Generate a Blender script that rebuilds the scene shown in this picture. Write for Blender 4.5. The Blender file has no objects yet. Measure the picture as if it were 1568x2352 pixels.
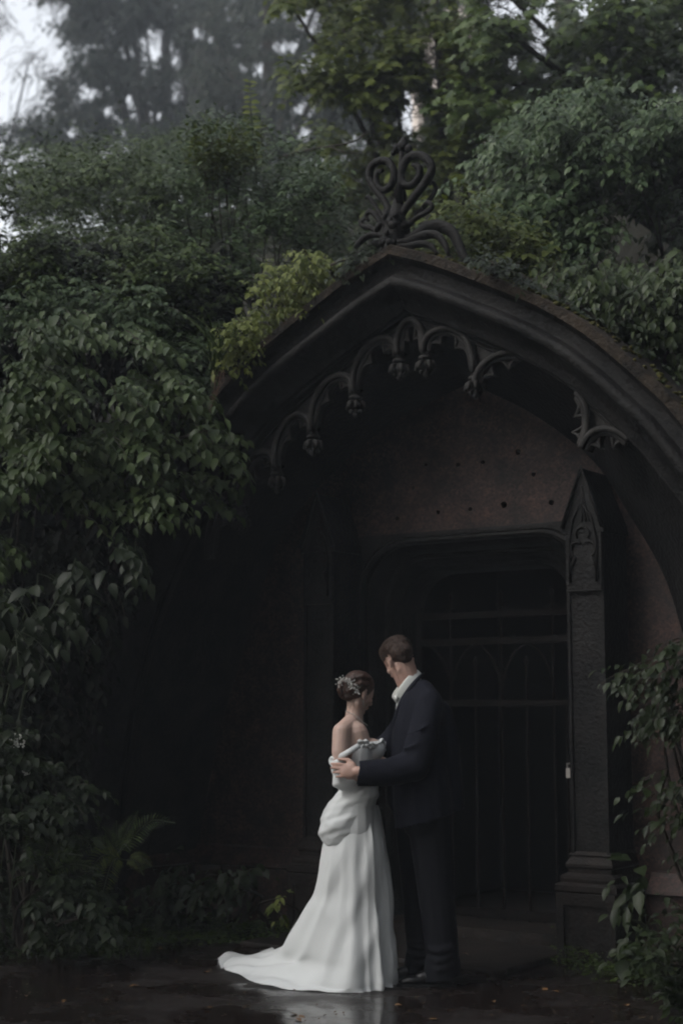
import bpy, bmesh, math, random
import numpy as np
from mathutils import Vector, Matrix
rnd = random.Random(7); NR = np.random.RandomState(7)
SC = bpy.context.scene; COL = SC.collection
# ------------------------------------------------------------------ camera
F = 3500.0; TH = math.atan(464/3500); H = 1.394
cam = bpy.data.cameras.new('camera'); co = bpy.data.objects.new('camera', cam); COL.objects.link(co)
co.location = (0, 0, H); co.rotation_euler = (math.pi/2+TH, 0, 0)
cam.sensor_fit = 'VERTICAL'; cam.sensor_height = 36; cam.sensor_width = 24; cam.lens = F/2352*36
cam.clip_start = .1; cam.clip_end = 500
cam.dof.use_dof = True; cam.dof.focus_distance = 8.3; cam.dof.aperture_fstop = 1.6
SC.camera = co
# ------------------------------------------------------------------ sky, sun, exposure
w = bpy.data.worlds.new('World'); SC.world = w; w.use_nodes = True
nt = w.node_tree; bg = nt.nodes['Background']
sky = nt.nodes.new('ShaderNodeTexSky'); sky.sky_type = 'NISHITA'; sky.sun_disc = False
SUN_EL, SUN_AZ = math.radians(40), math.radians(-111)      # azimuth from +Y, negative = left
sky.sun_elevation = SUN_EL; sky.sun_rotation = SUN_AZ; sky.dust_density = 4; sky.air_density = 1.2
hs = nt.nodes.new('ShaderNodeHueSaturation'); hs.inputs['Saturation'].default_value = .22; hs.inputs['Value'].default_value = 1.15
nt.links.new(sky.outputs[0], hs.inputs['Color']); nt.links.new(hs.outputs[0], bg.inputs[0])
bg.inputs[1].default_value = .15
sl = bpy.data.lights.new('sun', 'SUN'); sl.energy = .5; sl.angle = math.radians(35); sl.color = (1, .98, .95)
so = bpy.data.objects.new('sun', sl); COL.objects.link(so)
sd = Vector((math.sin(SUN_AZ)*math.cos(SUN_EL), math.cos(SUN_AZ)*math.cos(SUN_EL), math.sin(SUN_EL)))
so.rotation_euler = sd.to_track_quat('Z', 'Y').to_euler(); so.location = (-6, 2, 10)
SC.view_settings.view_transform = 'Standard'; SC.view_settings.look = 'None'
SC.view_settings.exposure = 0.95; SC.view_settings.gamma = 1
SC.render.engine = 'CYCLES'; SC.cycles.filter_width = 2.0
SC.cycles.max_bounces = 5; SC.cycles.diffuse_bounces = 2; SC.cycles.glossy_bounces = 2
SC.cycles.transmission_bounces = 3; SC.cycles.volume_bounces = 0; SC.cycles.transparent_max_bounces = 4
SC.cycles.use_denoising = True; SC.cycles.use_fast_gi = False
SC.cycles.sample_clamp_indirect = 4

# ------------------------------------------------------------------ projection helpers
cT, sT = math.cos(TH), math.sin(TH)
def P(px, py, Y):
    a = (px-784)/F; b = (1176-py)/F
    r = (a, cT-sT*b, sT+cT*b); k = Y/r[1]
    return Vector((r[0]*k, Y, H+r[2]*k))
def G(px, py, z=0.0):
    a = (px-784)/F; b = (1176-py)/F
    r = (a, cT-sT*b, sT+cT*b); k = (z-H)/r[2]
    return Vector((r[0]*k, r[1]*k, z))
def proj(pts):
    X = pts[:, 0]; Y = pts[:, 1]; Z = pts[:, 2]-H
    d = Y*cT+Z*sT; u = -Y*sT+Z*cT
    return 784+F*X/d, 1176-F*u/d

# ------------------------------------------------------------------ materials
def mat(name, col, rough=.6, spec=.5, noise=None, bump=None, col2=None, metal=0, island=False, sheen=0, trans=0, coat=0, detail=6, sss=0):
    m = bpy.data.materials.new(name); m.use_nodes = True
    n = m.node_tree.nodes; l = m.node_tree.links; b = n['Principled BSDF']
    b.inputs['Base Color'].default_value = (*col, 1); b.inputs['Roughness'].default_value = rough
    b.inputs['Specular IOR Level'].default_value = spec; b.inputs['Metallic'].default_value = metal
    if sheen: b.inputs['Sheen Weight'].default_value = sheen
    if coat: b.inputs['Coat Weight'].default_value = coat; b.inputs['Coat Roughness'].default_value = .15
    if sss:
        b.inputs['Subsurface Weight'].default_value = sss; b.inputs['Subsurface Radius'].default_value = (.02, .008, .004); b.inputs['Subsurface Scale'].default_value = .5
    tc = n.new('ShaderNodeTexCoord')
    if col2 is not None:
        mx = n.new('ShaderNodeMix'); mx.data_type = 'RGBA'
        mx.inputs[6].default_value = (*col, 1); mx.inputs[7].default_value = (*col2, 1)
        if island:
            g = n.new('ShaderNodeNewGeometry'); l.new(g.outputs['Random Per Island'], mx.inputs[0])
        else:
            t = n.new('ShaderNodeTexNoise'); t.inputs['Scale'].default_value = noise or 5; t.inputs['Detail'].default_value = detail
            t.inputs['Roughness'].default_value = .65
            l.new(tc.outputs['Object'], t.inputs['Vector'])
            r = n.new('ShaderNodeValToRGB'); r.color_ramp.elements[0].position = .38; r.color_ramp.elements[1].position = .62
            l.new(t.outputs['Fac'], r.inputs[0]); l.new(r.outputs[0], mx.inputs[0])
        l.new(mx.outputs[2], b.inputs['Base Color'])
    if bump:
        t2 = n.new('ShaderNodeTexNoise'); t2.inputs['Scale'].default_value = bump[0]; t2.inputs['Detail'].default_value = 5
        if len(bump) > 3:
            mp = n.new('ShaderNodeMapping'); mp.inputs['Scale'].default_value = bump[3]
            l.new(tc.outputs['Object'], mp.inputs[0]); l.new(mp.outputs[0], t2.inputs['Vector'])
        else: l.new(tc.outputs['Object'], t2.inputs['Vector'])
        bp = n.new('ShaderNodeBump'); bp.inputs['Strength'].default_value = bump[1]; bp.inputs['Distance'].default_value = bump[2]
        l.new(t2.outputs['Fac'], bp.inputs['Height']); l.new(bp.outputs[0], b.inputs['Normal'])
    if trans:
        tr = n.new('ShaderNodeBsdfTranslucent'); ms = n.new('ShaderNodeMixShader'); ms.inputs[0].default_value = trans
        if col2 is not None: l.new(mx.outputs[2], tr.inputs[0])
        else: tr.inputs[0].default_value = (*col, 1)
        l.new(b.outputs[0], ms.inputs[1]); l.new(tr.outputs[0], ms.inputs[2]); l.new(ms.outputs[0], n['Material Output'].inputs[0])
    return m
M = {}
M['stone'] = mat('sooty_stone', (.0030, .0030, .0032), .7, .16, 4, (40, .7, .014), (.0105, .010, .0095))
M['stone_tr'] = mat('pale_carved_stone', (.008, .0076, .0072), .7, .2, 8, (70, .5, .006), (.024, .0225, .021))
M['stone_ped'] = mat('pedestal_stone', (.007, .0058, .005), .7, .2, 5, (40, .7, .012), (.017, .013, .011))
M['coping'] = mat('weathered_coping', (.009, .008, .007), .85, .12, 7, (40, .9, .02), (.030, .023, .017))
M['iron'] = mat('rusty_iron', (.0022, .002, .002), .8, .1, 30, (90, .4, .004), (.006, .004, .0032))
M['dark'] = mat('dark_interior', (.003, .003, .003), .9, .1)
M['brass'] = mat('worn_steel', (.22, .21, .2), .35, .5, metal=1)
M['soil'] = mat('soil', (.005, .005, .003), .95, .1, 6, (14, .8, .05), (.012, .011, .007))
M['bark'] = mat('bark', (.018, .015, .012), .85, .2, 9, (25, .9, .03, (1, 1, .25)), (.04, .034, .028))
M['stem'] = mat('green_stem', (.03, .04, .018), .6, .3)
M['straw'] = mat('dead_vine', (.07, .04, .025), .8, .2)
M['skinf'] = mat('fair_skin', (.42, .30, .25), .5, .35, 9, (200, .1, .001), (.46, .33, .28), sss=.1)
M['skinm'] = mat('ruddy_skin', (.37, .23, .185), .5, .35, 9, (200, .12, .001), (.42, .28, .23), sss=.1)
M['hairf'] = mat('dark_brown_hair', (.016, .008, .0055), .45, .4, 60, (120, 1, .008, (1, 1, .12)), (.05, .022, .014))
M['hairm'] = mat('brown_hair', (.022, .013, .0095), .6, .3, 90, (160, 1, .008, (1, 1, .2)), (.055, .033, .024))
M['dress'] = mat('white_chiffon', (.64, .66, .66), .65, .2, bump=(60, .08, .002), sheen=.25, trans=.18)
M['drape'] = mat('sheer_white_fabric', (.68, .70, .70), .65, .2, bump=(60, .08, .002), sheen=.25, trans=.25)
M['shirt'] = mat('white_cotton', (.62, .64, .61), .7, .3, bump=(80, .1, .002))
M['shoe'] = mat('black_leather', (.006, .006, .0065), .35, .4)
M['trouser'] = mat('dark_navy_wool', (.0022, .0026, .005), .85, .2, bump=(9, .3, .02, (1, 1, .2)))
M['pearl'] = mat('silver_beads', (.75, .74, .7), .2, .8, metal=.7)
M['petal'] = mat('white_petals', (.6, .6, .55), .7, .3)
M['house'] = mat('pale_render', (.55, .48, .42), .9, .2, 2, (10, .3, .02), (.46, .40, .35))
M['glass'] = mat('dark_glass', (.02, .025, .03), .1, .6)
M['moss'] = mat('moss', (.03, .04, .012), .95, .1, 20, (60, 1, .02), (.07, .06, .02))
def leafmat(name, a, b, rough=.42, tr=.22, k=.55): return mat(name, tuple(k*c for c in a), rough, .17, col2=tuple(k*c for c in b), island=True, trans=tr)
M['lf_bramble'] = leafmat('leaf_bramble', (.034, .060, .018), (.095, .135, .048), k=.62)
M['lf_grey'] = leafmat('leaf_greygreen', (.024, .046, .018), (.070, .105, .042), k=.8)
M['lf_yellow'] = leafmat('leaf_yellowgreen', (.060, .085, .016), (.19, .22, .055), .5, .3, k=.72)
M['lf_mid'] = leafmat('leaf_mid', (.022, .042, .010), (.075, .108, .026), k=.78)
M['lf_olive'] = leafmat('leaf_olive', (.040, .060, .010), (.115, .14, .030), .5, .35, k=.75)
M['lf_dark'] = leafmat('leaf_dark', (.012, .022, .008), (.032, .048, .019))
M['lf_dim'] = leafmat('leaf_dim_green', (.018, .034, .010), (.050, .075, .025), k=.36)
M['lf_right'] = leafmat('leaf_shaded_side', (.020, .038, .010), (.068, .10, .028), k=.52)  # mid green darkened: shade of the right side put into the colour
M['lf_shade'] = leafmat('leaf_painted_shade', (.004, .0065, .003), (.010, .015, .006), .7, .1)  # near-black leaves: deep shade painted into the colour
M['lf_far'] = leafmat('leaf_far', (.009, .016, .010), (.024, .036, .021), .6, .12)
M['lf_litter'] = mat('fallen_leaf_tan', (.09, .04, .015), .5, .4, col2=(.17, .10, .045), island=True)
# granite: speckled, reddish
def granite(name, base, alt, fleck):
    m = bpy.data.materials.new(name); m.use_nodes = True; n = m.node_tree.nodes; l = m.node_tree.links; b = n['Principled BSDF']
    tc = n.new('ShaderNodeTexCoord'); v = n.new('ShaderNodeTexVoronoi'); v.inputs['Scale'].default_value = 75
    t = n.new('ShaderNodeTexNoise'); t.inputs['Scale'].default_value = 7.5; t.inputs['Detail'].default_value = 8; t.inputs['Roughness'].default_value = .7
    l.new(tc.outputs['Object'], v.inputs['Vector']); l.new(tc.outputs['Object'], t.inputs['Vector'])
    r = n.new('ShaderNodeValToRGB'); r.color_ramp.elements[0].position = .35; r.color_ramp.elements[1].position = .68
    r.color_ramp.elements[0].color = (*base, 1); r.color_ramp.elements[1].color = (*alt, 1); l.new(t.outputs['Fac'], r.inputs[0])
    sx = n.new('ShaderNodeSeparateColor'); l.new(v.outputs['Color'], sx.inputs[0])
    mr = n.new('ShaderNodeMapRange'); mr.inputs[1].default_value = 0; mr.inputs[2].default_value = 1; mr.inputs[3].default_value = .3; mr.inputs[4].default_value = 1.75
    l.new(sx.outputs[0], mr.inputs[0])
    mx = n.new('ShaderNodeVectorMath'); mx.operation = 'SCALE'; l.new(r.outputs[0], mx.inputs[0]); l.new(mr.outputs[0], mx.inputs['Scale'])
    l.new(mx.outputs[0], b.inputs['Base Color']); b.inputs['Roughness'].default_value = .62; b.inputs['Specular IOR Level'].default_value = .3
    t2 = n.new('ShaderNodeTexNoise'); t2.inputs['Scale'].default_value = 45; l.new(tc.outputs['Object'], t2.inputs['Vector'])
    bp = n.new('ShaderNodeBump'); bp.inputs['Strength'].default_value = .4; bp.inputs['Distance'].default_value = .006
    l.new(t2.outputs['Fac'], bp.inputs['Height']); l.new(bp.outputs[0], b.inputs['Normal'])
    return m
M['granite'] = granite('red_granite', (.006, .0034, .0027), (.040, .0190, .0145), None)
# pinstripe wool
def pinstripe():
    m = bpy.data.materials.new('navy_pinstripe'); m.use_nodes = True; n = m.node_tree.nodes; l = m.node_tree.links; b = n['Principled BSDF']
    tc = n.new('ShaderNodeTexCoord'); wv = n.new('ShaderNodeTexWave'); wv.wave_type = 'BANDS'; wv.bands_direction = 'X'; wv.inputs['Scale'].default_value = 26; wv.inputs['Distortion'].default_value = .3
    l.new(tc.outputs['Object'], wv.inputs['Vector'])
    r = n.new('ShaderNodeValToRGB'); r.color_ramp.elements[0].position = .90; r.color_ramp.elements[1].position = .97
    r.color_ramp.elements[0].color = (.0022, .0028, .0072, 1); r.color_ramp.elements[1].color = (.0075, .0092, .017, 1)
    l.new(wv.outputs['Fac'], r.inputs[0]); l.new(r.outputs[0], b.inputs['Base Color'])
    b.inputs['Roughness'].default_value = .85; b.inputs['Specular IOR Level'].default_value = .2
    t2 = n.new('ShaderNodeTexNoise'); t2.inputs['Scale'].default_value = 7; l.new(tc.outputs['Object'], t2.inputs['Vector']); t2.inputs['Detail'].default_value = 2
    bp = n.new('ShaderNodeBump'); bp.inputs['Strength'].default_value = .7; bp.inputs['Distance'].default_value = .03
    l.new(t2.outputs['Fac'], bp.inputs['Height']); l.new(bp.outputs[0], b.inputs['Normal'])
    return m
M['jacket'] = pinstripe()
# wet paving
def wet():
    m = bpy.data.materials.new('wet_paving'); m.use_nodes = True; n = m.node_tree.nodes; l = m.node_tree.links; b = n['Principled BSDF']
    tc = n.new('ShaderNodeTexCoord'); t = n.new('ShaderNodeTexNoise'); t.inputs['Scale'].default_value = 1.6; t.inputs['Detail'].default_value = 7; t.inputs['Roughness'].default_value = .6
    l.new(tc.outputs['Object'], t.inputs['Vector'])
    r = n.new('ShaderNodeValToRGB'); r.color_ramp.elements[0].position = .44; r.color_ramp.elements[1].position = .60
    r.color_ramp.elements[0].color = (.10, .10, .10, 1); r.color_ramp.elements[1].color = (.50, .50, .50, 1)
    l.new(t.outputs['Fac'], r.inputs[0]); l.new(r.outputs[0], b.inputs['Roughness'])
    t3 = n.new('ShaderNodeTexNoise'); t3.inputs['Scale'].default_value = 22; t3.inputs['Detail'].default_value = 8; l.new(tc.outputs['Object'], t3.inputs['Vector'])
    r3 = n.new('ShaderNodeValToRGB'); r3.color_ramp.elements[0].color = (.006, .0045, .004, 1); r3.color_ramp.elements[1].color = (.018, .0125, .0105, 1); r3.color_ramp.elements[0].position = .35; r3.color_ramp.elements[1].position = .7
    l.new(t3.outputs['Fac'], r3.inputs[0]); l.new(r3.outputs[0], b.inputs['Base Color'])
    bp = n.new('ShaderNodeBump'); bp.inputs['Distance'].default_value = .012
    ml = n.new('ShaderNodeMath'); ml.operation = 'MULTIPLY'; ml.inputs[1].default_value = .6
    l.new(r.outputs[0], ml.inputs[0]); l.new(ml.outputs[0], bp.inputs['Strength']); l.new(t3.outputs['Fac'], bp.inputs['Height']); l.new(bp.outputs[0], b.inputs['Normal'])
    b.inputs['Specular IOR Level'].default_value = .5
    return m
M['wet'] = wet()

# ------------------------------------------------------------------ object helpers
def link_mesh(name, me, m, parent=None):
    o = bpy.data.objects.new(name, me); COL.objects.link(o)
    if m is not None: me.materials.append(m)
    if parent is not None: o.parent = parent
    return o
def thing(name, label, cat, loc=(0, 0, 0), rz=0, group=None):
    o = bpy.data.objects.new(name, None); COL.objects.link(o); o.location = loc; o.rotation_euler = (0, 0, rz)
    o.empty_display_size = .2; tag(o, label, cat, group); return o
def tag(o, label, cat, group=None, kind=None):
    o['label'] = label; o['category'] = cat
    if group: o['group'] = group
    if kind: o['kind'] = kind
    return o
class MB:
    def __init__(s): s.v = []; s.f = []
    def add(s, v, f):
        k = len(s.v); s.v += [tuple(p) for p in v]; s.f += [tuple(i+k for i in q) for q in f]; return s
    def box(s, a, b):
        x0, y0, z0 = a; x1, y1, z1 = b
        return s.add([(x0, y0, z0), (x1, y0, z0), (x1, y1, z0), (x0, y1, z0), (x0, y0, z1), (x1, y0, z1), (x1, y1, z1), (x0, y1, z1)],
                     [(0, 3, 2, 1), (4, 5, 6, 7), (0, 1, 5, 4), (1, 2, 6, 5), (2, 3, 7, 6), (3, 0, 4, 7)])
    def loft(s, rings, closed=True, cap=False):
        n = len(rings[0]); v = [p for r in rings for p in r]; f = []
        for i in range(len(rings)-1):
            for j in range(n if closed else n-1):
                a = i*n+j; b = i*n+(j+1) % n; f.append((a, b, b+n, a+n))
        if cap: f.append(tuple(range(n))[::-1]); f.append(tuple(range((len(rings)-1)*n, len(rings)*n)))
        return s.add(v, f)
    def tube(s, pts, r, n=8, cap=True, flat=1.0):
        pts = [Vector(p) for p in pts]; N = len(pts)
        rs = r if hasattr(r, '__len__') else [r]*N
        rings = []; ref = None
        for i in range(N):
            t = (pts[min(i+1, N-1)]-pts[max(i-1, 0)]).normalized()
            if ref is None: ref = t.orthogonal().normalized()
            ref = (ref-t*ref.dot(t)); ref = ref.normalized() if ref.length > 1e-6 else t.orthogonal().normalized()
            b = t.cross(ref)
            rings.append([pts[i]+rs[i]*(math.cos(2*math.pi*k/n)*ref+flat*math.sin(2*math.pi*k/n)*b) for k in range(n)])
        return s.loft(rings, True, cap)
    def ell(s, c, r, rot=None, nu=14, nv=9):
        c = Vector(c); rot = rot or Matrix.Identity(3); v = []; f = []
        if not hasattr(r, '__len__'): r = (r, r, r)
        for i in range(nv+1):
            th = math.pi*(i+.001 if i == 0 else (i-.001 if i == nv else i))/nv
            for j in range(nu):
                ph = 2*math.pi*j/nu
                v.append(c+rot @ Vector((r[0]*math.sin(th)*math.cos(ph), r[1]*math.sin(th)*math.sin(ph), r[2]*math.cos(th))))
        for i in range(nv):
            for j in range(nu):
                a = i*nu+j; b = i*nu+(j+1) % nu; f.append((a, a+nu, b+nu, b))
        f.append(tuple(range(nu))); f.append(tuple(range(nv*nu, nv*nu+nu))[::-1])
        return s.add(v, f)
    def cap(s, p1, p2, r1, r2):      # tapered capsule
        p1 = Vector(p1); p2 = Vector(p2); d = (p2-p1); L = d.length; d.normalize()
        pts = []; rs = []
        for a in (5, 30, 55, 75): pts.append(p1-d*r1*math.cos(math.radians(a))); rs.append(r1*math.sin(math.radians(a)))
        for k in range(5): pts.append(p1+(p2-p1)*(k/4)); rs.append(r1+(r2-r1)*k/4)
        for a in (75, 55, 30, 5): pts.append(p2+d*r2*math.cos(math.radians(a))); rs.append(r2*math.sin(math.radians(a)))
        return s.tube(pts, rs, 14)
    def chain(s, L):
        for (a, ra), (b, rb) in zip(L, L[1:]): s.cap(a, b, ra, rb)
        return s
    def build(s, name, m, parent=None, smooth=False, off=None):
        me = bpy.data.meshes.new(name)
        v = s.v if off is None else [(p[0]-off[0], p[1]-off[1], p[2]-off[2]) for p in s.v]
        me.from_pydata(v, [], s.f); me.validate()
        if smooth: me.polygons.foreach_set('use_smooth', [True]*len(me.polygons))
        return link_mesh(name, me, m, parent)
def blob(mb, name, m, parent, voxel=.006, smooth=6, off=(0, 0, 0), cuts=()):
    o = mb.build(name+'_tmp', None, None, off=off)
    r = o.modifiers.new('r', 'REMESH'); r.mode = 'VOXEL'; r.voxel_size = voxel
    if smooth: q = o.modifiers.new('s', 'SMOOTH'); q.iterations = smooth; q.factor = .5
    dg = bpy.context.evaluated_depsgraph_get(); me = bpy.data.meshes.new_from_object(o.evaluated_get(dg))
    old = o.data; bpy.data.objects.remove(o); bpy.data.meshes.remove(old); me.name = name
    if cuts:
        bm = bmesh.new(); bm.from_mesh(me)
        for co_, no in cuts:
            bmesh.ops.bisect_plane(bm, geom=bm.verts[:]+bm.edges[:]+bm.faces[:], plane_co=Vector(co_)-Vector(off), plane_no=no, clear_outer=True)
        bm.to_mesh(me); bm.free()
    me.polygons.foreach_set('use_smooth', [True]*len(me.polygons))
    return link_mesh(name, me, m, parent)
def interp(pts, n):
    """resample polyline by arc length through a smooth (Catmull-Rom) curve"""
    p = [Vector(q) for q in pts]; out = []
    q = [p[0]*2-p[1]]+p+[p[-1]*2-p[-2]]
    for i in range(1, len(q)-2):
        for k in range(12):
            t = k/12; a, b, c, d = q[i-1:i+3]
            out.append(.5*((2*b)+(-a+c)*t+(2*a-5*b+4*c-d)*t*t+(-a+3*b-3*c+d)*t**3))
    out.append(p[-1])
    L = [0]
    for a, b in zip(out, out[1:]): L.append(L[-1]+(b-a).length)
    res = []; j = 0
    for k in range(n):
        s_ = L[-1]*k/(n-1)
        while j < len(L)-2 and L[j+1] < s_: j += 1
        u = (s_-L[j])/max(1e-9, L[j+1]-L[j]); res.append(out[j].lerp(out[j+1], min(1, max(0, u))))
    return res

# ------------------------------------------------------------------ terrain
PHI = math.radians(34.5); P0 = (.638, 9.35)
cp, sp = math.cos(PHI), math.sin(PHI)
def loc2w(x, y, z=0): return Vector((P0[0]+x*cp+y*sp, P0[1]-x*sp+y*cp, z))
def w2loc(X, Y): return ((X-P0[0])*cp-(Y-P0[1])*sp, (X-P0[0])*sp+(Y-P0[1])*cp)
def sstep(a, b, x):
    t = np.clip((x-a)/(b-a), 0, 1); return t*t*(3-2*t)
def hgt(X, Y):
    lx, ly = w2loc(X, Y)
    left = sstep(-2.75, -3.6, lx)*sstep(-1.0, 1.2, ly)*3.0
    right = sstep(2.75, 3.6, lx)*sstep(-.9, 1.2, ly)*3.0
    back = sstep(2.3, 3.4, ly)*3.3
    h = np.maximum(np.maximum(left, right), back)
    h = h+sstep(1.5, 17, ly)*8.5*(h > 0)
    h = h+.03*np.sin(X*1.7)*np.cos(Y*1.3)*np.clip(h, 0, 1)
    return h
def terrain():
    xs = np.concatenate([np.arange(-38, -8, 1.5), np.arange(-8, 8, .16), np.arange(8, 38.1, 1.5)])
    ys = np.concatenate([np.arange(-13, 5, 1.5), np.arange(5, 16, .16), np.arange(16, 58.1, 1.5)])
    X, Y = np.meshgrid(xs, ys); Z = hgt(X, Y)
    v = np.stack([X, Y, Z], -1).reshape(-1, 3); nx = len(xs); f = []
    for j in range(len(ys)-1):
        for i in range(nx-1): a = j*nx+i; f.append((a, a+1, a+nx+1, a+nx))
    me = bpy.data.meshes.new('ground'); me.from_pydata(v.tolist(), [], f)
    me.polygons.foreach_set('use_smooth', [True]*len(me.polygons))
    o = link_mesh('ground', me, M['soil']); o['kind'] = 'structure'
terrain()
# wet path in front of the tomb: irregular edged sheet
b = MB(); ed = []
for (lx, ly) in [(-2.35, -.75), (-1.2, -.3), (-.9, .1), (.9, .1), (1.3, -.35), (2.6, -.9), (5, -2), (9, -9), (0, -14), (-9, -9), (-6.2, -3.4), (-3.6, -1.9)]:
    p = loc2w(lx, ly); ed.append(Vector((p.x, p.y, .006)))
ring = interp(ed+[ed[0]], 90)[:-1]; cen = loc2w(0, -3, .006)
rr = []
for k in (0.02, .3, .6, .85, 1):
    rr.append([cen.lerp(q, k*(1+(.02*math.sin(i*2.1)+.015*math.sin(i*.9)) if k == 1 else k)) for i, q in enumerate(ring)])
b.loft(rr, True)
o = b.build('path', M['wet']); o['kind'] = 'structure'

# ------------------------------------------------------------------ the tomb
T = thing('mausoleum', 'dark gothic stone mausoleum front with pointed arch, reddish granite walls and iron gate', 'mausoleum', (P0[0], P0[1], 0), -PHI)
# arch curves (x, z), half arch
FO = [(0, 4.17), (.26, 4.07), (.5, 3.955), (.83, 3.785), (1.04, 3.665), (1.32, 3.46), (1.64, 3.15), (1.80, 2.97), (2.12, 2.5), (2.4, 1.85), (2.58, 1.0), (2.65, 0)]
BR = [(0, 3.5), (.45, 3.25), (.853, 2.914), (1.07, 2.58), (1.28, 2.2), (1.4, 1.79), (1.5, 1.2), (1.55, .6), (1.57, 0)]
BL = [(0, 3.5), (.6, 3.3), (1.15, 2.95), (1.52, 2.56), (1.82, 1.81), (2.04, 1.21), (2.2, .46), (2.26, 0)]
NA = 60
def half(pts, n=NA): return [(p.x, p.y) for p in interp([Vector((a, b_, 0)) for a, b_ in pts], n)]
fo = half(FO)
def offset(curve, a):
    out = []
    for i, (x, z) in enumerate(curve):
        x0, z0 = curve[max(0, i-1)]; x1, z1 = curve[min(len(curve)-1, i+1)]
        tx, tz = x1-x0, z1-z0; L = math.hypot(tx, tz); nx, nz = -tz/L, tx/L
        if nx < 0 or nz < 0: nx, nz = abs(nx), abs(nz)
        if i == 0: q = (0, z+a/nz)
        else: q = (max(x+a*nx, 0.0002*i), z+a*nz)
        out.append(q)
    return out
def hood(prof, name, m, jit=0):
    for sgn in (1, -1):
        mb_ = MB(); rings = []
        for (a, y) in prof:
            rings.append([(sgn*x, y, z) for x, z in offset(fo, a)])
        mb_.loft(rings, False)
        o = mb_.build(name, m, T, True)
        em = o.modifiers.new('e', 'EDGE_SPLIT'); em.split_angle = math.radians(38)
hood([(.0, 2.4), (.0, -.10), (.004, -.597)], 'vault_back', M['stone'])
hood([(.012, -.25), (.016, -.61), (.006, -.628), (-.045, -.630), (-.055, -.60)], 'coping', M['coping'])
hood([(-.055, -.60), (-.075, -.565), (-.12, -.55), (-.145, -.553), (-.155, -.565), (-.158, -.585), (-.172, -.604), (-.192, -.61), (-.212, -.604), (-.226, -.585), (-.232, -.56),
      (-.245, -.545), (-.27, -.50), (-.30, -.47), (-.335, -.455), (-.340, -.44), (-.338, -.42), (-.352, -.415), (-.357, -.395), (-.352, -.36)], 'arch_moulding', M['stone'])
inn = offset(fo, -.352)
for sgn, B in ((1, BR), (-1, BL)):
    bb = half(B); mb_ = MB()
    rings = []
    for k in range(6):
        t = k/5
        rings.append([(sgn*(x0*(1-t)+x1*t), -.36*(1-t)+.33*t, z0*(1-t)+z1*t) for (x0, z0), (x1, z1) in zip(inn, bb)])
    mb_.loft(rings, False); mb_.build('arch_soffit', M['stone'], T, True)
# granite walls around the door (rectangular opening +-.86 x 2.56)
for x0, x1 in ((-2.9, -.86), (.86, 2.9)): MB().box((x0, .32, 0), (x1, .62, 2.56)).build('granite_wall', M['granite'], T)
HOL = [(-.328, 3.002), (-.086, 2.98), (.094, 2.98), (.347, 3.022), (.451, 2.871), (-.429, 2.859), (-.552, 2.667), (-.239, 2.684), (-.002, 2.687), (.241, 2.696), (.57, 2.684)]
def holed_panel(x0, x1, z0, z1, y, holes, r):
    bm = bmesh.new()
    fx = bm.verts.new; edges = []
    def loop(ps):
        vs = [fx((p[0], y, p[1])) for p in ps]
        return [bm.edges.new((vs[i], vs[(i+1) % len(vs)])) for i in range(len(vs))], vs
    e, _ = loop([(x0, z0), (x1, z0), (x1, z1), (x0, z1)]); edges += e; rims = []
    for (hx, hz), rr_ in zip(holes, r):
        e, vs = loop([(hx+rr_*(1+.15*math.sin(k*2.3+hx*9))*math.cos(k*math.pi/6), hz+rr_*math.sin(k*math.pi/6)) for k in range(12)]); edges += e; rims.append(vs)
    bmesh.ops.triangle_fill(bm, use_beauty=True, edges=edges)
    for vs in rims:
        inner = [fx((v.co.x, y+.07, v.co.z)) for v in vs]
        for i in range(12): bm.faces.new((vs[i], vs[(i+1) % 12], inner[(i+1) % 12], inner[i]))
        bm.faces.new(inner)
    me = bpy.data.meshes.new('tympanum'); bm.to_mesh(me); bm.free(); return link_mesh('tympanum', me, M['granite'], T)
holed_panel(-2.6, 2.6, 2.562, 3.9, .32, HOL, [.013, .016, .015, .02, .017, .014, .015, .014, .016, .022, .018])
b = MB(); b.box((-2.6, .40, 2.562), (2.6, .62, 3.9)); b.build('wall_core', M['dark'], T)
# door surround: lofted U rings
def U(wd, zt, r, y, cx=0, n=10):
    p = [(cx-wd, y, 0), (cx-wd, y, (zt-r)*.5), (cx-wd, y, zt-r)]
    for k in range(1, n+1): a = math.pi-k*math.pi/2/n; p.append((cx-wd+r+r*math.cos(a), y, zt-r+r*math.sin(a)))
    p.append((cx, y, zt))
    for k in range(0, n): a = math.pi/2-k*math.pi/2/n; p.append((cx+wd-r+r*math.cos(a), y, zt-r+r*math.sin(a)))
    p += [(cx+wd, y, zt-r), (cx+wd, y, (zt-r)*.5), (cx+wd, y, 0)]
    return p
b = MB(); b.loft([U(.862, 2.562, .003, .318), U(.862, 2.562, .003, .300), U(.845, 2.545, .003, .295), U(.84, 2.53, .34, .295), U(.838, 2.528, .34, .33)], False)
b.build('door_spandrel', M['stone'], T)
b = MB(); b.loft([U(.838, 2.528, .34, .315), U(.828, 2.518, .34, .285), U(.812, 2.505, .335, .278), U(.796, 2.49, .33, .29), U(.788, 2.482, .33, .315), U(.79, 2.484, .33, .335),
                  U(.775, 2.47, .32, .345), U(.75, 2.45, .31, .38), U(.735, 2.44, .31, .43), U(.73, 2.435, .31, .445), U(.715, 2.42, .30, .44), U(.70, 2.41, .30, .455), U(.698, 2.408, .3, .49),
                  U(.68, 2.40, .29, .50, -.01), U(.655, 2.375, .28, .53, -.02), U(.64, 2.365, .28, .56, -.03), U(.625, 2.35, .27, .565, -.035), U(.61, 2.335, .26, .60, -.04), U(.605, 2.33, .26, .80, -.04)], False)
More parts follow.
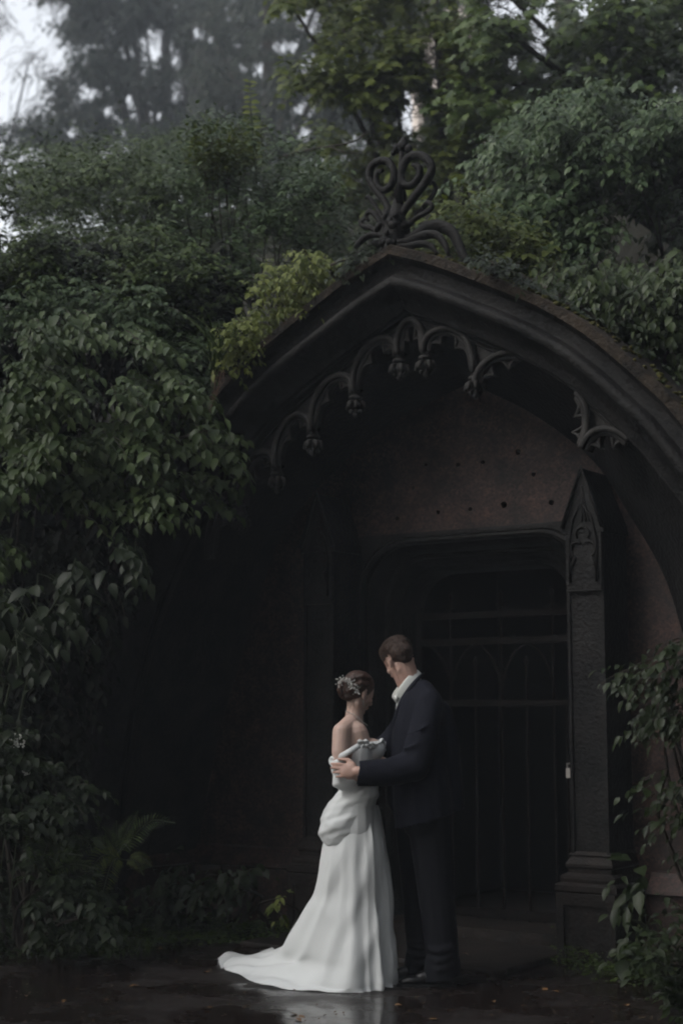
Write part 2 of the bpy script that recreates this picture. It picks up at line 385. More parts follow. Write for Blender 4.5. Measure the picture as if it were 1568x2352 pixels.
o = b.build('door_frame', M['stone'], T, True); e = o.modifiers.new('e', 'EDGE_SPLIT'); e.split_angle = math.radians(32)
# dark chamber behind the gate
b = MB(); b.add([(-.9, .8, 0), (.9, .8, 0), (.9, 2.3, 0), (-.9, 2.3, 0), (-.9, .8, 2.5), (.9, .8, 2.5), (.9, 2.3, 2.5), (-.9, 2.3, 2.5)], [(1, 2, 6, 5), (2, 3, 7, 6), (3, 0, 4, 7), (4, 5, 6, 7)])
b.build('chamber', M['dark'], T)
b = MB(); b.box((-.84, .26, 0), (.84, 2.2, .10)); b.build('door_sill', M['stone_ped'], T)
b = MB(); b.box((-1.1, -.62, 0), (.72, .259, .035)); o = b.build('doorstep', M['stone_ped'], T)
bv = o.modifiers.new('b', 'BEVEL'); bv.width = .012; bv.segments = 2
# sloping plinth string on the granite walls and the arch legs
def string(pts, side):
    b = MB(); rings = []
    for (x, y), (nx, ny) in pts:
        rings.append([(x+nx*d, y+ny*d, z) for d, z in ((0, .505), (.02, .495), (.03, .47), (.085, .40), (.09, .38), (.05, .365), (.05, 0), (0, 0))])
    b.loft(rings, False)
    o = b.build('plinth', M['granite'], T); return o
string([((-2.3, .32), (0, -1)), ((-1.17, .32), (0, -1))], 0)
string([((1.17, .32), (0, -1)), ((2.3, .32), (0, -1))], 0)
string([((-2.33, -.34), (1, 0)), ((-2.24, .30), (1, 0))], 0)
# pillars
def pillar(cx):
    p = MB(); hw = .115
    def rg(h, y0, z): return [(cx-h, y0, z), (cx+h, y0, z), (cx+h, .33, z), (cx-h, .33, z)]
    p.loft([rg(hw, 0, .55), rg(hw, 0, 2.46)], True)
    fr = MB()    # raised edge fillets
    fr.box((cx-hw-.002, -.014, .60), (cx-hw+.016, .004, 2.44)); fr.box((cx+hw-.016, -.014, .60), (cx+hw+.002, .004, 2.44))
    shaft = p.build('pillar', M['stone'], T)
    fr.build('edge_fillet', M['stone'], shaft)
    q = MB()
    q.loft([rg(.135, -.02, .60), rg(.118, -.004, .62)], True)
    q.loft([rg(.165, -.062, .45), rg(.168, -.065, .47), rg(.165, -.062, .485), rg(.135, -.03, .50), rg(.133, -.03, .525), rg(.145, -.04, .535), rg(.145, -.04, .55), rg(.12, -.01, .595)], True)
    q.loft([rg(.186, -.085, .395), rg(.190, -.092, .405), rg(.190, -.092, .435), rg(.186, -.085, .44), rg(.155, -.05, .455)], True)
    q.build('base_moulding', M['stone_ped'], shaft)
    q = MB(); q.loft([rg(.180, -.08, 0), rg(.180, -.08, .393)], True)
    # recessed panel
    o2 = q.build('pedestal', M['stone_ped'], shaft)
    q = MB(); x0, x1, z0, z1 = cx-.18, cx+.18, .0, .36
    q.box((x0-.001, -.098, .0), (x0+.045, -.079, .395)); q.box((x1-.045, -.098, .0), (x1+.001, -.079, .395))
    q.box((x0+.045, -.098, .33), (x1-.045, -.079, .394)); q.build('panel_frame', M['stone_ped'], shaft)
    # gablet
    g = MB(); y0 = -.03
    tri = [(cx-.135, 2.44), (cx+.135, 2.44), (cx+.125, 2.50), (cx, 2.82), (cx-.125, 2.50)]
    g.loft([[(x, y0, z) for x, z in tri], [(x, .31, z) for x, z in tri]], True, True)
    g.build('gablet', M['stone'], shaft)
    g = MB()
    g.tube([(cx-.128, y0-.01, 2.47), (cx, y0-.01, 2.825), (cx+.128, y0-.01, 2.47)], .014, 6)
    arc = lambda c, r, a0, a1, n=9: [(c[0]+r*math.cos(math.radians(a0+(a1-a0)*k/n)), c[1]+r*math.sin(math.radians(a0+(a1-a0)*k/n))) for k in range(n+1)]
    def tb(pp, r=.007): g.tube([(x, y0-.004, z) for x, z in pp], r, 6)
    tb([(cx-.085, 2.15), (cx-.085, 2.40), (cx-.06, 2.52), (cx, 2.62), (cx+.06, 2.52), (cx+.085, 2.40), (cx+.085, 2.15)], .008)
    tb(arc((cx, 2.43), .042, -35, 215)); tb(arc((cx-.035, 2.34), .045, 60, 250)); tb(arc((cx+.035, 2.34), .045, -70, 120))
    tb([(cx-.05, 2.30), (cx-.085, 2.22)]); tb([(cx+.05, 2.30), (cx+.085, 2.22)])
    for a in (70, 55, 40): tb([(cx-.06+.0015*a, 2.50), (cx, 2.50+.003*a)], .005)
    g2 = MB(); g2.box((cx-.112, -.026, 2.10), (cx+.112, .0, 2.439)); g2.build('gablet_panel', M['stone'], shaft)
    g.build('gablet_tracery', M['stone'], shaft, True)
for cx in (-.945, .943): pillar(cx)
# iron gate
gate = bpy.data.objects.new('gate', None); COL.objects.link(gate); gate.parent = T
GY = .70
def bar(name, pts, r, n=6, flat=1): return MB().tube(pts, r, n, True, flat).build(name, M['iron'], gate, False)
for z, t in ((2.04, .02), (1.868, .022), (1.465, .02), (.135, .028)):
    b = MB(); b.box((-.60, GY-.014, z-t), (.50, GY+.014, z+t)); b.build('rail', M['iron'], gate)
for x in (-.61, .505):
    b = MB(); b.box((x-.02, GY-.018, .10), (x+.02, GY+.018, 2.1)); b.build('stile', M['iron'], gate)
for i, x in enumerate((-.565, -.375, -.19, 0, .18, .37, .46)):
    tall = x in (-.375, 0, .37); top = 2.14 if tall else 1.72
    if abs(x) > .4: top = 1.46
    b = MB(); b.tube([(x, GY, .10), (x, GY, top)], .0085, 6)
    if tall: b.tube([(x-.03, GY, 2.095), (x+.03, GY, 2.095)], .006, 5); b.tube([(x, GY, 2.13), (x, GY, 2.17), (x, GY, 2.20)], [.008, .015, .001], 5)
    elif abs(x) < .4: b.tube([(x, GY, 1.70), (x, GY, 1.735), (x, GY, 1.77)], [.008, .017, .001], 5)
    b.build('upright', M['iron'], gate)
for xc, hw in ((-.4725-.09, .19), (-.1875, .19), (.185, .19)):
    for s in (-1, 1):
        if xc < -.5 and s < 0: continue
        bar('arch_bar', [(xc+s*hw*(1-(1-k/8)**1.8), GY+.004, 1.85-.36*(k/8)**1.45) for k in range(9)], .008)
b = MB(); b.box((.470, GY-.045, 1.0), (.50, GY-.02, 1.06)); b.tube([(.48, GY-.035, 1.055), (.475, GY-.035, 1.085), (.52, GY-.04, 1.095), (.53, GY-.04, 1.08)], .007, 6); b.build('padlock', M['brass'], gate)
YF = -.48
def fl(px, py, ly=YF):
    a = (px-784)/F; bb = (1176-py)/F; r = (a, cT-sT*bb, sT+cT*bb)
    ox, oy = P0[0]+ly*sp, P0[1]+ly*cp
    k = (ox*-sp+oy*-cp)/(r[0]*-sp+r[1]*-cp); X, Y = r[0]*k, r[1]*k
    return ((X-ox)*cp-(Y-oy)*sp, ly, H+r[2]*k)
# cusped tracery under the hood
inn2 = offset(fo, -.345)
def z_in(x):
    x = abs(x)
    for (x0, z0), (x1, z1) in zip(inn2, inn2[1:]):
        if x0 <= x <= x1: return z0+(z1-z0)*(x-x0)/max(1e-6, x1-x0)
    return inn2[-1][1]
YT = -.37
PEN = [(-1.56, 2.30), (-1.305, 2.60), (-1.02, 2.845), (-.735, 3.055), (-.415, 3.27), (-.092, 3.46), (.095, 3.455), (.435, 3.285)]
PENR = [(1.11, 2.86)]
tr = bpy.data.objects.new('tracery', None); COL.objects.link(tr); tr.parent = T
def bez(a, b_, c, d, n=24): return [(a*(1-t)**3+b_*3*t*(1-t)**2+c*3*t*t*(1-t)+d*t**3) for t in [k/(n-1) for k in range(n)]]
def cusp_arch(L, R, part=(0, 1), top=.30, pts=None, flip=1):
    L = Vector((L[0], L[1], 0)); R = Vector((R[0], R[1], 0))
    base = Vector((0, .10, 0)); w_ = (R-L)
    up = Vector((0, 1, 0)); nrm = Vector((-w_.y, w_.x, 0)).normalized(); hi = max(L.y, R.y)
    hL = hi+top-(L.y+.1); hR = hi+top-(R.y+.1)
    A = L+base; D = R+base
    cur = bez(A, A+up*hL*1.05-w_.normalized()*.03, D+up*hR*1.15+w_.normalized()*.03, D)
    n = len(cur); i0, i1 = int(part[0]*(n-1)), int(part[1]*(n-1))
    cur = cur[i0:i1+1]
    if pts:
        cur = interp([Vector((fl(x, y, YT)[0], fl(x, y, YT)[2], 0)) for x, y in pts], 20); n = 20; i0 = 0
    cx = sum((p for p in cur), Vector())/len(cur)
    mid = (A+D)/2+Vector((0, .06, 0)) if part == (0, 1) else cx-Vector((0, .08, 0))
    if pts: mid = Vector((fl(flip[0], flip[1], YT)[0], fl(flip[0], flip[1], YT)[2], 0))
    def off(d, lst=None):
        out = []
        for i, p in enumerate(cur):
            dd = d if not callable(d) else d((i0+i)/(n-1))
            v = (mid-p); q = p+v.normalized()*min(dd, v.length*.8); out.append(q)
        return out
    def T3(lst, y): return [(p.x, y, p.y) for p in lst]
    lobes = lambda t: .038+.062*max(0, 1-abs(t-.27)/.13)**1.6+.062*max(0, 1-abs(t-.73)/.13)**1.6-.012*max(0, 1-abs(t-.5)/.15)
    b = MB()
    b.tube(T3(off(0), YT-.03), .021, 7); b.tube(T3(off(.028), YT-.012), .013, 6)
    inner = off(lobes); b.tube(T3(inner, YT-.008), .010, 6)
    o0 = off(0)
    for y in (YT-.004, YT+.05): b.loft([T3(o0, y), T3(inner, y)], False)
    b.loft([T3(inner, YT-.004), T3(inner, YT+.05)], False); b.loft([T3(o0, YT-.03), T3(o0, YT+.05)], False)
    # spandrel web up to the hood
    topc = [Vector((p.x, max(p.y, z_in(p.x)+.02), 0)) for p in cur]
    b.loft([T3(cur, YT+.01), T3(topc, YT+.01)], False)
    b.tube(T3([Vector((p.x, max(p.y, z_in(p.x)-.035), 0)) for p in cur if p.y < z_in(p.x)-.03] or cur[:2], YT), .008, 5)
    b.build('cusped_arch', M['stone_tr'], tr, True)
for a, c in zip(PEN, PEN[1:]): cusp_arch(a, c, (0, 1), .26 if abs(a[0]-c[0]) > .25 else .35)
cusp_arch(PEN[-1], PENR[0], pts=[(1093, 885), (1104, 852), (1128, 828), (1162, 814), (1202, 812)], flip=(1175, 885))
cusp_arch(PEN[-1], PENR[0], pts=[(1328, 903), (1345, 928), (1352, 960), (1349, 1000), (1338, 1032)], flip=(1290, 990))
cusp_arch(PEN[-1], PENR[0], pts=[(1338, 1032), (1354, 1003), (1384, 988), (1420, 992), (1449, 1012)], flip=(1400, 1060))
def pendant(x, z):
    b = MB(); zz = z+.13
    b.tube([(x, YT, zz+.10), (x, YT, zz+.02), (x, YT, zz-.012)], [.020, .024, .036], 10)
    b.tube([(x, YT, zz-.012), (x, YT, zz-.02), (x, YT, zz-.032)], [.040, .044, .038], 10)
    b.ell((x, YT, zz-.07), (.034, .034, .042)); b.ell((x, YT, zz-.125), (.018, .018, .022))
    r2 = random.Random(int((x+5)*1000))
    for k in range(6):
        a = k*math.pi/3+r2.random()*.5
        dx, dy = math.cos(a), math.sin(a)
        b.tube([(x+.025*dx, YT+.025*dy, zz-.045), (x+.048*dx, YT+.048*dy, zz-.055), (x+.060*dx, YT+.060*dy, zz-.085-.01*r2.random()), (x+.05*dx, YT+.05*dy, zz-.10)], [.010, .016, .013, .004], 6)
    for k in range(4):
        a = k*math.pi/2+.7; b.ell((x+.028*math.cos(a), YT+.028*math.sin(a), zz-.11), (.013, .013, .016), nu=8, nv=6)
    b.build('pendant', M['stone_tr'], tr, True)
for x, z in PEN[1:]: pendant(x, z-.04)
# crowning finial (scrolls), traced on the front plane
fin = bpy.data.objects.new('finial', None); COL.objects.link(fin); fin.parent = T
def ft(name, px, r, dy=0, n=8, flat=1.0, m='stone'):
    pts = interp([Vector(fl(x, y))+Vector((0, dy, 0)) for x, y in px], 4*len(px)+6)
    R = [.78*r*(.75+.25*math.sin(math.pi*k/(len(pts)-1))) for k in range(len(pts))]
    for q in (3, 2, 1): R[-q] *= .4+.2*q
    return MB().tube(pts, R, n, True, flat).build(name, M[m], fin, True)
ft('scroll', [(905, 560), (903, 510), (890, 470), (868, 440), (853, 415), (855, 388), (872, 373), (895, 374), (908, 395), (905, 420), (893, 437), (877, 438), (868, 422), (870, 400), (884, 392)], .032, -.02)
ft('scroll', [(915, 560), (920, 500), (945, 460), (972, 425), (990, 395), (984, 370), (962, 356), (938, 362), (924, 385), (920, 410), (930, 425), (946, 425), (962, 405), (962, 385), (946, 378)], .035, .0)
ft('scroll', [(912, 560), (908, 480), (903, 450), (910, 423), (922, 440), (924, 460)], .02, .03)
ft('scroll', [(925, 520), (955, 480), (975, 455), (990, 430), (984, 414), (975, 420)], .02, .05)
ft('scroll', [(925, 535), (960, 505), (985, 490), (998, 478), (988, 468), (975, 478)], .022, -.03)
ft('scroll', [(895, 545), (875, 505), (858, 490), (848, 500), (855, 512)], .022, -.04)
ft('scroll', [(895, 555), (865, 530), (845, 525), (838, 515), (848, 508)], .022, -.05)
ft('scroll', [(898, 530), (870, 480), (852, 455), (845, 460)], .02, -.03)
ft('leaf_wing', [(905, 555), (950, 548), (982, 524), (1010, 520), (1036, 532), (1052, 560), (1068, 598), (1078, 612)], .036, .0, flat=1.6)
ft('leaf_wing', [(905, 565), (945, 560), (985, 545), (1012, 545), (1030, 565), (1040, 590)], .026, -.05, flat=1.5)
ft('leaf_wing', [(905, 572), (945, 575), (985, 568), (1008, 575), (1018, 592)], .022, -.08, flat=1.5)
ft('leaf_wing', [(900, 560), (870, 560), (845, 575), (820, 590), (800, 615)], .026, .0, flat=1.5)
ft('leaf_wing', [(898, 548), (865, 545), (842, 556), (825, 575)], .020, -.05, flat=1.4)
b = MB()
b.tube([fl(908, 590), fl(908, 540), fl(911, 490), fl(913, 455)], [.10, .085, .05, .02], 10, True, 1.0)
for k in range(34):
    a = rnd.random()*6.28; h = rnd.random(); q = Vector(fl(908+rnd.uniform(-30, 45)*(1-h*.4), 580-85*h))
    b.ell(q+Vector((0, rnd.uniform(-.12, .06), 0)), (rnd.uniform(.015, .035), rnd.uniform(.015, .03), rnd.uniform(.012, .028)), Matrix.Rotation(a, 3, 'Y'), 8, 6)
b.build('carved_base', M['stone'], fin, True)
for k in range(26):      # crockets lying along the slopes next to the apex
    s_ = rnd.uniform(.1, 1.0); sg = rnd.choice((-1, 1)); q = Vector((sg*s_*.75, -.45+rnd.uniform(-.1, .12), 0)); q.z = np.interp(s_*.75, [p[0] for p in fo], [p[1] for p in fo])+.02
    MB().ell(q, (rnd.uniform(.02, .045), rnd.uniform(.02, .03), rnd.uniform(.015, .04)), Matrix.Rotation(rnd.random()*3, 3, 'Y'), 8, 6).build('crocket', M['stone'], fin, True)
b = MB()   # bud above the scrolls
for dx, dz, r in ((0, 0, .035), (-14, 6, .026), (13, 8, .026), (2, -12, .02), (-22, 16, .018), (22, 18, .018)): b.ell(fl(925+dx, 335+dz), (r, r, r*1.2), None, 8, 6)
b.tube([fl(922, 340), fl(920, 400), fl(915, 470)], [.014, .02, .03], 7)
b.build('bud', M['stone'], fin, True)

# ------------------------------------------------------------------ people
S = 1/427.0
def head(mb, c, f, up, s=1.0, ears=(1, -1)):
    """c = centre between the ears; f = face direction, up = crown direction; s=1 -> 22.5 cm head"""
    f = f.normalized(); r = f.cross(up).normalized(); u = r.cross(f).normalized()
    R = Matrix((f, r, u)).transposed()
    def p(a, b_, d): return c+s*(a*f+b_*r+d*u)
    e = lambda a, b_, d, ra, rb, rd, nu=14: mb.ell(p(a, b_, d), (ra*s, rb*s, rd*s), R, nu, 10)
    e(-.008, 0, .042, .094, .074, .078)             # cranium
    e(.022, 0, .03, .068, .062, .07)                # forehead
    e(.03, 0, -.02, .056, .054, .066)               # mid face
    e(.028, 0, -.066, .048, .041, .038)             # jaw
    e(.064, 0, -.092, .018, .019, .016)             # chin
    e(.074, 0, .018, .016, .04, .008)               # brow
    for k in (1, -1):
        e(.060, k*.034, -.022, .022, .022, .02); e(.078, k*.027, .004, .008, .012, .0065)
        e(.0, k*.042, -.055, .03, .012, .03)
    mb.cap(p(.085, 0, .0), p(.104, 0, -.032), .007*s, .012*s)
    for k in (1, -1): e(.097, k*.009, -.036, .009, .007, .006)
    e(.085, 0, -.058, .011, .021, .0055); e(.083, 0, -.068, .011, .018, .006)
    for k in ears:
        q = p(-.012, k*.074, -.008); ax = Matrix.Rotation(.3*k, 3, 'Z')
        mb.ell(q, (.017*s, .007*s, .03*s), R @ ax, 12, 8)
        mb.tube([p(.002, k*.078, -.03), p(-.008, k*.083, -.038), p(-.022, k*.086, -.018), p(-.028, k*.088, .005), p(-.018, k*.087, .024), p(-.002, k*.080, .02)], .0042*s, 6)
    return p, R
# ---- bride
YB = 8.17
def B(px, py, dy=0): return P(px, py, YB+dy)
bride = thing('person', 'bride in a white off-shoulder gown with long train, held by the man', 'person', (B(815, 2200).x, YB, 0))
bo = bride.location
mb = MB()
hc = B(823, 1592, .0); hf = Vector((.72, .55, -.30)); hu = Vector((.25, .1, 1))
hp, hR = head(mb, hc, hf, hu, .93)
mb.chain([(B(817, 1606), 21*S), (B(815, 1630), 19*S), (B(812, 1655), 22*S)])
mb.chain([(B(787, 1677, -.14), 19*S), (B(803, 1663, -.06), 20*S), (B(812, 1662, .0), 22*S), (B(815, 1665, .08), 20*S), (B(818, 1680, .15), 19*S)])
for dy in (-.075, 0, .075):
    mb.chain([(B(812, 1690, dy), 34*S), (B(820, 1735, dy*.95), 36*S), (B(820, 1790, dy*.75), 29*S), (B(812, 1850, dy*1.05), 42*S), (B(815, 1900, dy*1.1), 42*S)])
mb.ell(B(853, 1722, -.06), (26*S, 24*S, 26*S)); mb.ell(B(853, 1722, .07), (26*S, 24*S, 26*S))
mb.ell(B(786, 1700, -.085), (16*S, 22*S, 34*S))       # shoulder blade
# near arm: elbow bent, forearm forward on the groom's side
ELB = B(783, 1783, -.18)
mb.chain([(B(784, 1680, -.15), 20*S), (B(781, 1725, -.17), 19*S), (ELB, 15*S), (B(830, 1790, -.17), 14*S), (B(872, 1778, -.10), 10*S)])
def hand(mb, wrist, dirn, palm_n, spread, s=1.0, curl=.5, thumb=1):
    """palm + five fingers. dirn along the hand, palm_n = normal of the BACK of the hand, spread = thumb-side direction"""
    d = dirn.normalized(); nn = (palm_n-d*palm_n.dot(d)).normalized(); sd_ = (spread-d*spread.dot(d)-nn*spread.dot(nn)).normalized()
    R = Matrix((d, sd_, nn)).transposed(); pc = wrist+d*.048*s
    mb.ell(pc, (.052*s, .040*s, .016*s), R); mb.ell(pc+d*.018*s, (.034*s, .041*s, .014*s), R); mb.cap(wrist-d*.03*s, wrist+d*.01*s, .025*s, .026*s)
    for i, (o_, L) in enumerate(((.031, .070), (.0105, .080), (-.0105, .074), (-.031, .058))):
        a = wrist+d*(.088-.004*i)*s+sd_*o_*s; p0 = a; ang = .25+.1*i*curl; r = .0092-.0006*i
        dirc = d+sd_*(o_*1.6)
        prev = a+nn*.002*s; dd = dirc.normalized()
        for k, (fl_, cr) in enumerate(((.45, .15), (.32, .55), (.25, .5))):
            ax = dd.cross(-nn).normalized(); dd = (Matrix.Rotation(cr*curl+.03*i, 3, ax) @ dd)
            q = prev+dd*L*fl_*s; mb.cap(prev, q, r*s*(1-.07*k), r*s*(.93-.08*k)); prev = q
    t0 = wrist+d*.03*s+sd_*.03*s; t1 = t0+(d*.6+sd_*.55-nn*.12).normalized()*.038*s; t2 = t1+(d*.95+sd_*.12-nn*.15).normalized()*.032*s; t3 = t2+(d-sd_*.1-nn*.2).normalized()*.024*s
    mb.cap(t0, t1, .015*s, .0115*s); mb.cap(t1, t2, .0115*s, .010*s); mb.cap(t2, t3, .010*s, .0085*s)
hand(mb, B(874, 1778, -.10), Vector((.8, .5, .25)), Vector((.3, -.8, .4)), Vector((0, 0, 1)), .85, .5)
# far arm round the groom
mb.chain([(B(818, 1682, .15), 19*S), (B(850, 1740, .20), 17*S), (B(892, 1760, .22), 14*S), (B(925, 1735, .26), 11*S)])
hand(mb, B(927, 1733, .26), Vector((.9, .1, .5)), Vector((0, 1, 0)), Vector((0, 0, 1)), .85, .6)
# legs and feet (inside the skirt)
for k, dy in ((0, -.08), (1, .08)):
    mb.chain([(B(818, 1905, dy), 36*S), (B(830, 2060, dy), 24*S), (Vector((B(822, 2200).x, YB+dy, .10)), 14*S)])
    mb.cap(Vector((B(822, 2200).x, YB+dy, .05)), Vector((B(822, 2200).x+.10, YB+dy, .035)), .03, .022)
blob(mb, 'body', M['skinf'], bride, .0052, 4, bo)
# hair: swept-back updo
mb = MB(); p = hp
def E(a, b_, d, ra, rb, rd): mb.ell(p(a, b_, d), (ra*.93, rb*.93, rd*.93), hR, 16, 10)
E(-.014, 0, .050, .097, .080, .078); E(-.045, 0, .012, .068, .070, .066); E(-.02, .002, .03, .09, .079, .062)
mb.ell(B(793, 1589, -.02), (17*S, 20*S, 19*S)); mb.ell(B(786, 1577, -.01), (11*S, 17*S, 13*S)); mb.ell(B(800, 1600, -.03), (13*S, 18*S, 11*S))
mb.tube([B(785, 1600, -.05), B(779, 1585, -.06), B(784, 1569, -.05), B(797, 1565, -.05), B(806, 1578, -.06), B(800, 1592, -.07)], 6.5*S, 8)
mb.tube([B(850, 1560, -.03), B(832, 1553, -.075), B(810, 1558, -.08), B(795, 1572, -.07)], 7*S, 8)
mb.tube([B(846, 1572, -.055), B(828, 1570, -.085), B(810, 1578, -.085), B(798, 1590, -.08)], 7*S, 8)
hair = blob(mb, 'hair', M['hairf'], bride, .0050, 3, bo)
mb = MB()
for pts in ([B(843, 1600, -.03), B(838, 1612, -.05), B(842, 1622, -.05)], [B(790, 1605, -.04), B(787, 1616, -.04), B(792, 1622, -.04)], [B(858, 1588, -.0), B(863, 1602, -.01), B(861, 1618, -.01)]):
    MB().tube(interp(pts, 8), .0013, 4).build('loose_strand', M['hairf'], hair, off=bo)
# hair comb
mb = MB(); r2 = random.Random(3)
main = interp([B(776, 1570, -.085), B(790, 1562, -.095), B(801, 1566, -.10), B(809, 1575, -.10), B(818, 1586, -.095)], 16)
mb.tube(main, .0012, 4)
for q in main:
    for k in range(5):
        t_ = q+Vector((r2.uniform(-.02, .02), r2.uniform(-.016, -.002), r2.uniform(-.02, .024))); mb.tube([q, t_], .0008, 4); mb.ell(t_, r2.uniform(.0028, .0055), None, 6, 4)
mb.build('hair_comb', M['pearl'], hair, off=bo)
mb = MB()
er = hp(-.008, .080, -.046)
for k in range(4): mb.ell(er+Vector((0, -.004, -.008*k)), .0028, None, 6, 4)
mb.build('earring', M['pearl'], bride, off=bo)
mb = MB(); nk = interp([B(794, 1634, -.03), B(803, 1637, -.054), B(815, 1643, -.060), B(826, 1652, -.058), B(835, 1660, -.048), B(843, 1666, -.03)], 34)
for q in nk: mb.ell(q, .0027, None, 6, 4)
mb.build('necklace', M['pearl'], bride, off=bo)
# bodice
mb = MB()
for dy in (-.075, 0, .075):
    mb.chain([(B(823, 1722, dy), 37*S), (B(822, 1765, dy*.95), 35*S), (B(821, 1795, dy*.8), 32*S), (B(813, 1850, dy*1.05), 45*S), (B(815, 1900, dy*1.1), 45*S)])
mb.ell(B(856, 1722, -.06), (28*S, 27*S, 27*S)); mb.ell(B(856, 1722, .07), (28*S, 27*S, 27*S))
0 and mb.tube([B(838, 1705, -.15), B(852, 1712, -.158), B(868, 1708, -.12), B(880, 1712, -.04)], 2.5*S, 8)
0 and mb.tube([B(826, 1715, -.165), B(845, 1722, -.17), B(864, 1722, -.13), B(882, 1722, -.04)], 2.5*S, 8)
0 and mb.tube([B(826, 1732, -.165), B(850, 1734, -.17), B(868, 1728, -.13), B(884, 1732, -.04)], 2.5*S, 8)
cutp = B(822, 1703, 0)
cutn = Vector((-.30, 0, 1)).normalized()
cut2 = Vector((-.85, -.12, .35)).normalized()
bod = blob(mb, 'bodice', M['dress'], bride, .006, 6, bo, [(B(850, 1702, 0), Vector((-.12, -.02, 1)).normalized()), (B(815, 1722, -.165), cut2)])
# neckline ruffle + strap round the arm
mb = MB()
rf = interp([B(822, 1703, -.172), B(836, 1699, -.168), B(850, 1704, -.155), B(866, 1706, -.115), B(878, 1698, -.07), B(883, 1712, -.05)], 40)
rf = [q+Vector((0, .012+.003*math.sin(i*1.3), -.006+.003*math.sin(i*.9))) for i, q in enumerate(rf)]
mb.tube(rf, [(3.2+1.0*math.sin(i*1.1))*S for i in range(40)], 8, True, 1.5)
mb.tube([q+Vector((-.002, .004, -.022)) for q in rf[4:]], [(3.2+1.0*math.sin(i*1.7))*S for i in range(36)], 8, True, 1.3)
mb.tube(interp([B(823, 1713, -.185), B(806, 1724, -.225), B(790, 1733, -.225), B(771, 1744, -.19)], 12), 3.6*S, 8, True, 1.8)
mb.tube(interp([B(771, 1744, -.19), B(763, 1742, -.17), B(761, 1750, -.17), B(768, 1756, -.19), B(776, 1750, -.21)], 14), 4.5*S, 8, True, 1.4)
mb.build('strap', M['dress'], bride, True, off=bo)
# puffed sleeve + hanging drape over the hip
mb = MB()
mb.chain([(B(780, 1752, -.18), 17*S), (B(780, 1775, -.18), 19*S), (B(784, 1796, -.175), 19*S), (B(810, 1800, -.15), 24*S)])
mb.build  # (kept as one cloth surface with the drape below)
for dy, k in ((-.080, .95), (-.03, 1.0), (.03, .95), (.08, .8)):
    mb.chain([(B(836, 1798, dy*.8), 34*S*k), (B(824, 1825, dy), 44*S*k), (B(806, 1858, dy), 50*S*k), (B(786, 1893, dy), 52*S*k), (B(776, 1908, dy), 44*S*k)])
    mb.chain([(B(824, 1825, dy), 44*S*k), (B(812, 1868, dy), 46*S*k), (B(800, 1905, dy), 42*S*k), (B(790, 1935, dy), 26*S*k)])
for a in range(0):
    x0, y0 = 748+a*11, 1930-a*16
    mb.tube(interp([B(x0-6, y0+4, -.20), B(x0+25, y0-10, -.27), B(x0+62, y0-50, -.25), B(x0+80, y0-90, -.19)], 12), [(1+2.6*math.sin(math.pi*k/11))*S for k in range(12)], 8)
dp = blob(mb, 'sleeve_drape', M['drape'], bride, .0048, 16, bo)
def crease(o, cuts, off_):
    me = o.data; n = len(me.vertices); co_ = np.empty(n*3, np.float32); no_ = np.empty(n*3, np.float32)
    me.vertices.foreach_get('co', co_); me.vertices.foreach_get('normal', no_); c = co_.reshape(-1, 3).astype(float); nn = no_.reshape(-1, 3).astype(float)
    d = np.zeros(n)
    for (dx, dz, wl, amp, ph, bend) in cuts:
        u = c[:, 0]*dx+c[:, 2]*dz+bend*np.sin(c[:, 0]*9+c[:, 2]*7+ph)+.012*np.sin(c[:, 1]*11+ph); d += amp*np.sin(2*math.pi*u/wl+ph)
    c += nn*d[:, None]; me.vertices.foreach_set('co', c.astype(np.float32).ravel()); me.update()
crease(dp, [(-.42, .90, .105, .0034, .3, .02), (-.55, .82, .062, .0020, 1.9, .015), (-.30, .95, .037, .0009, .7, .008)], bo)
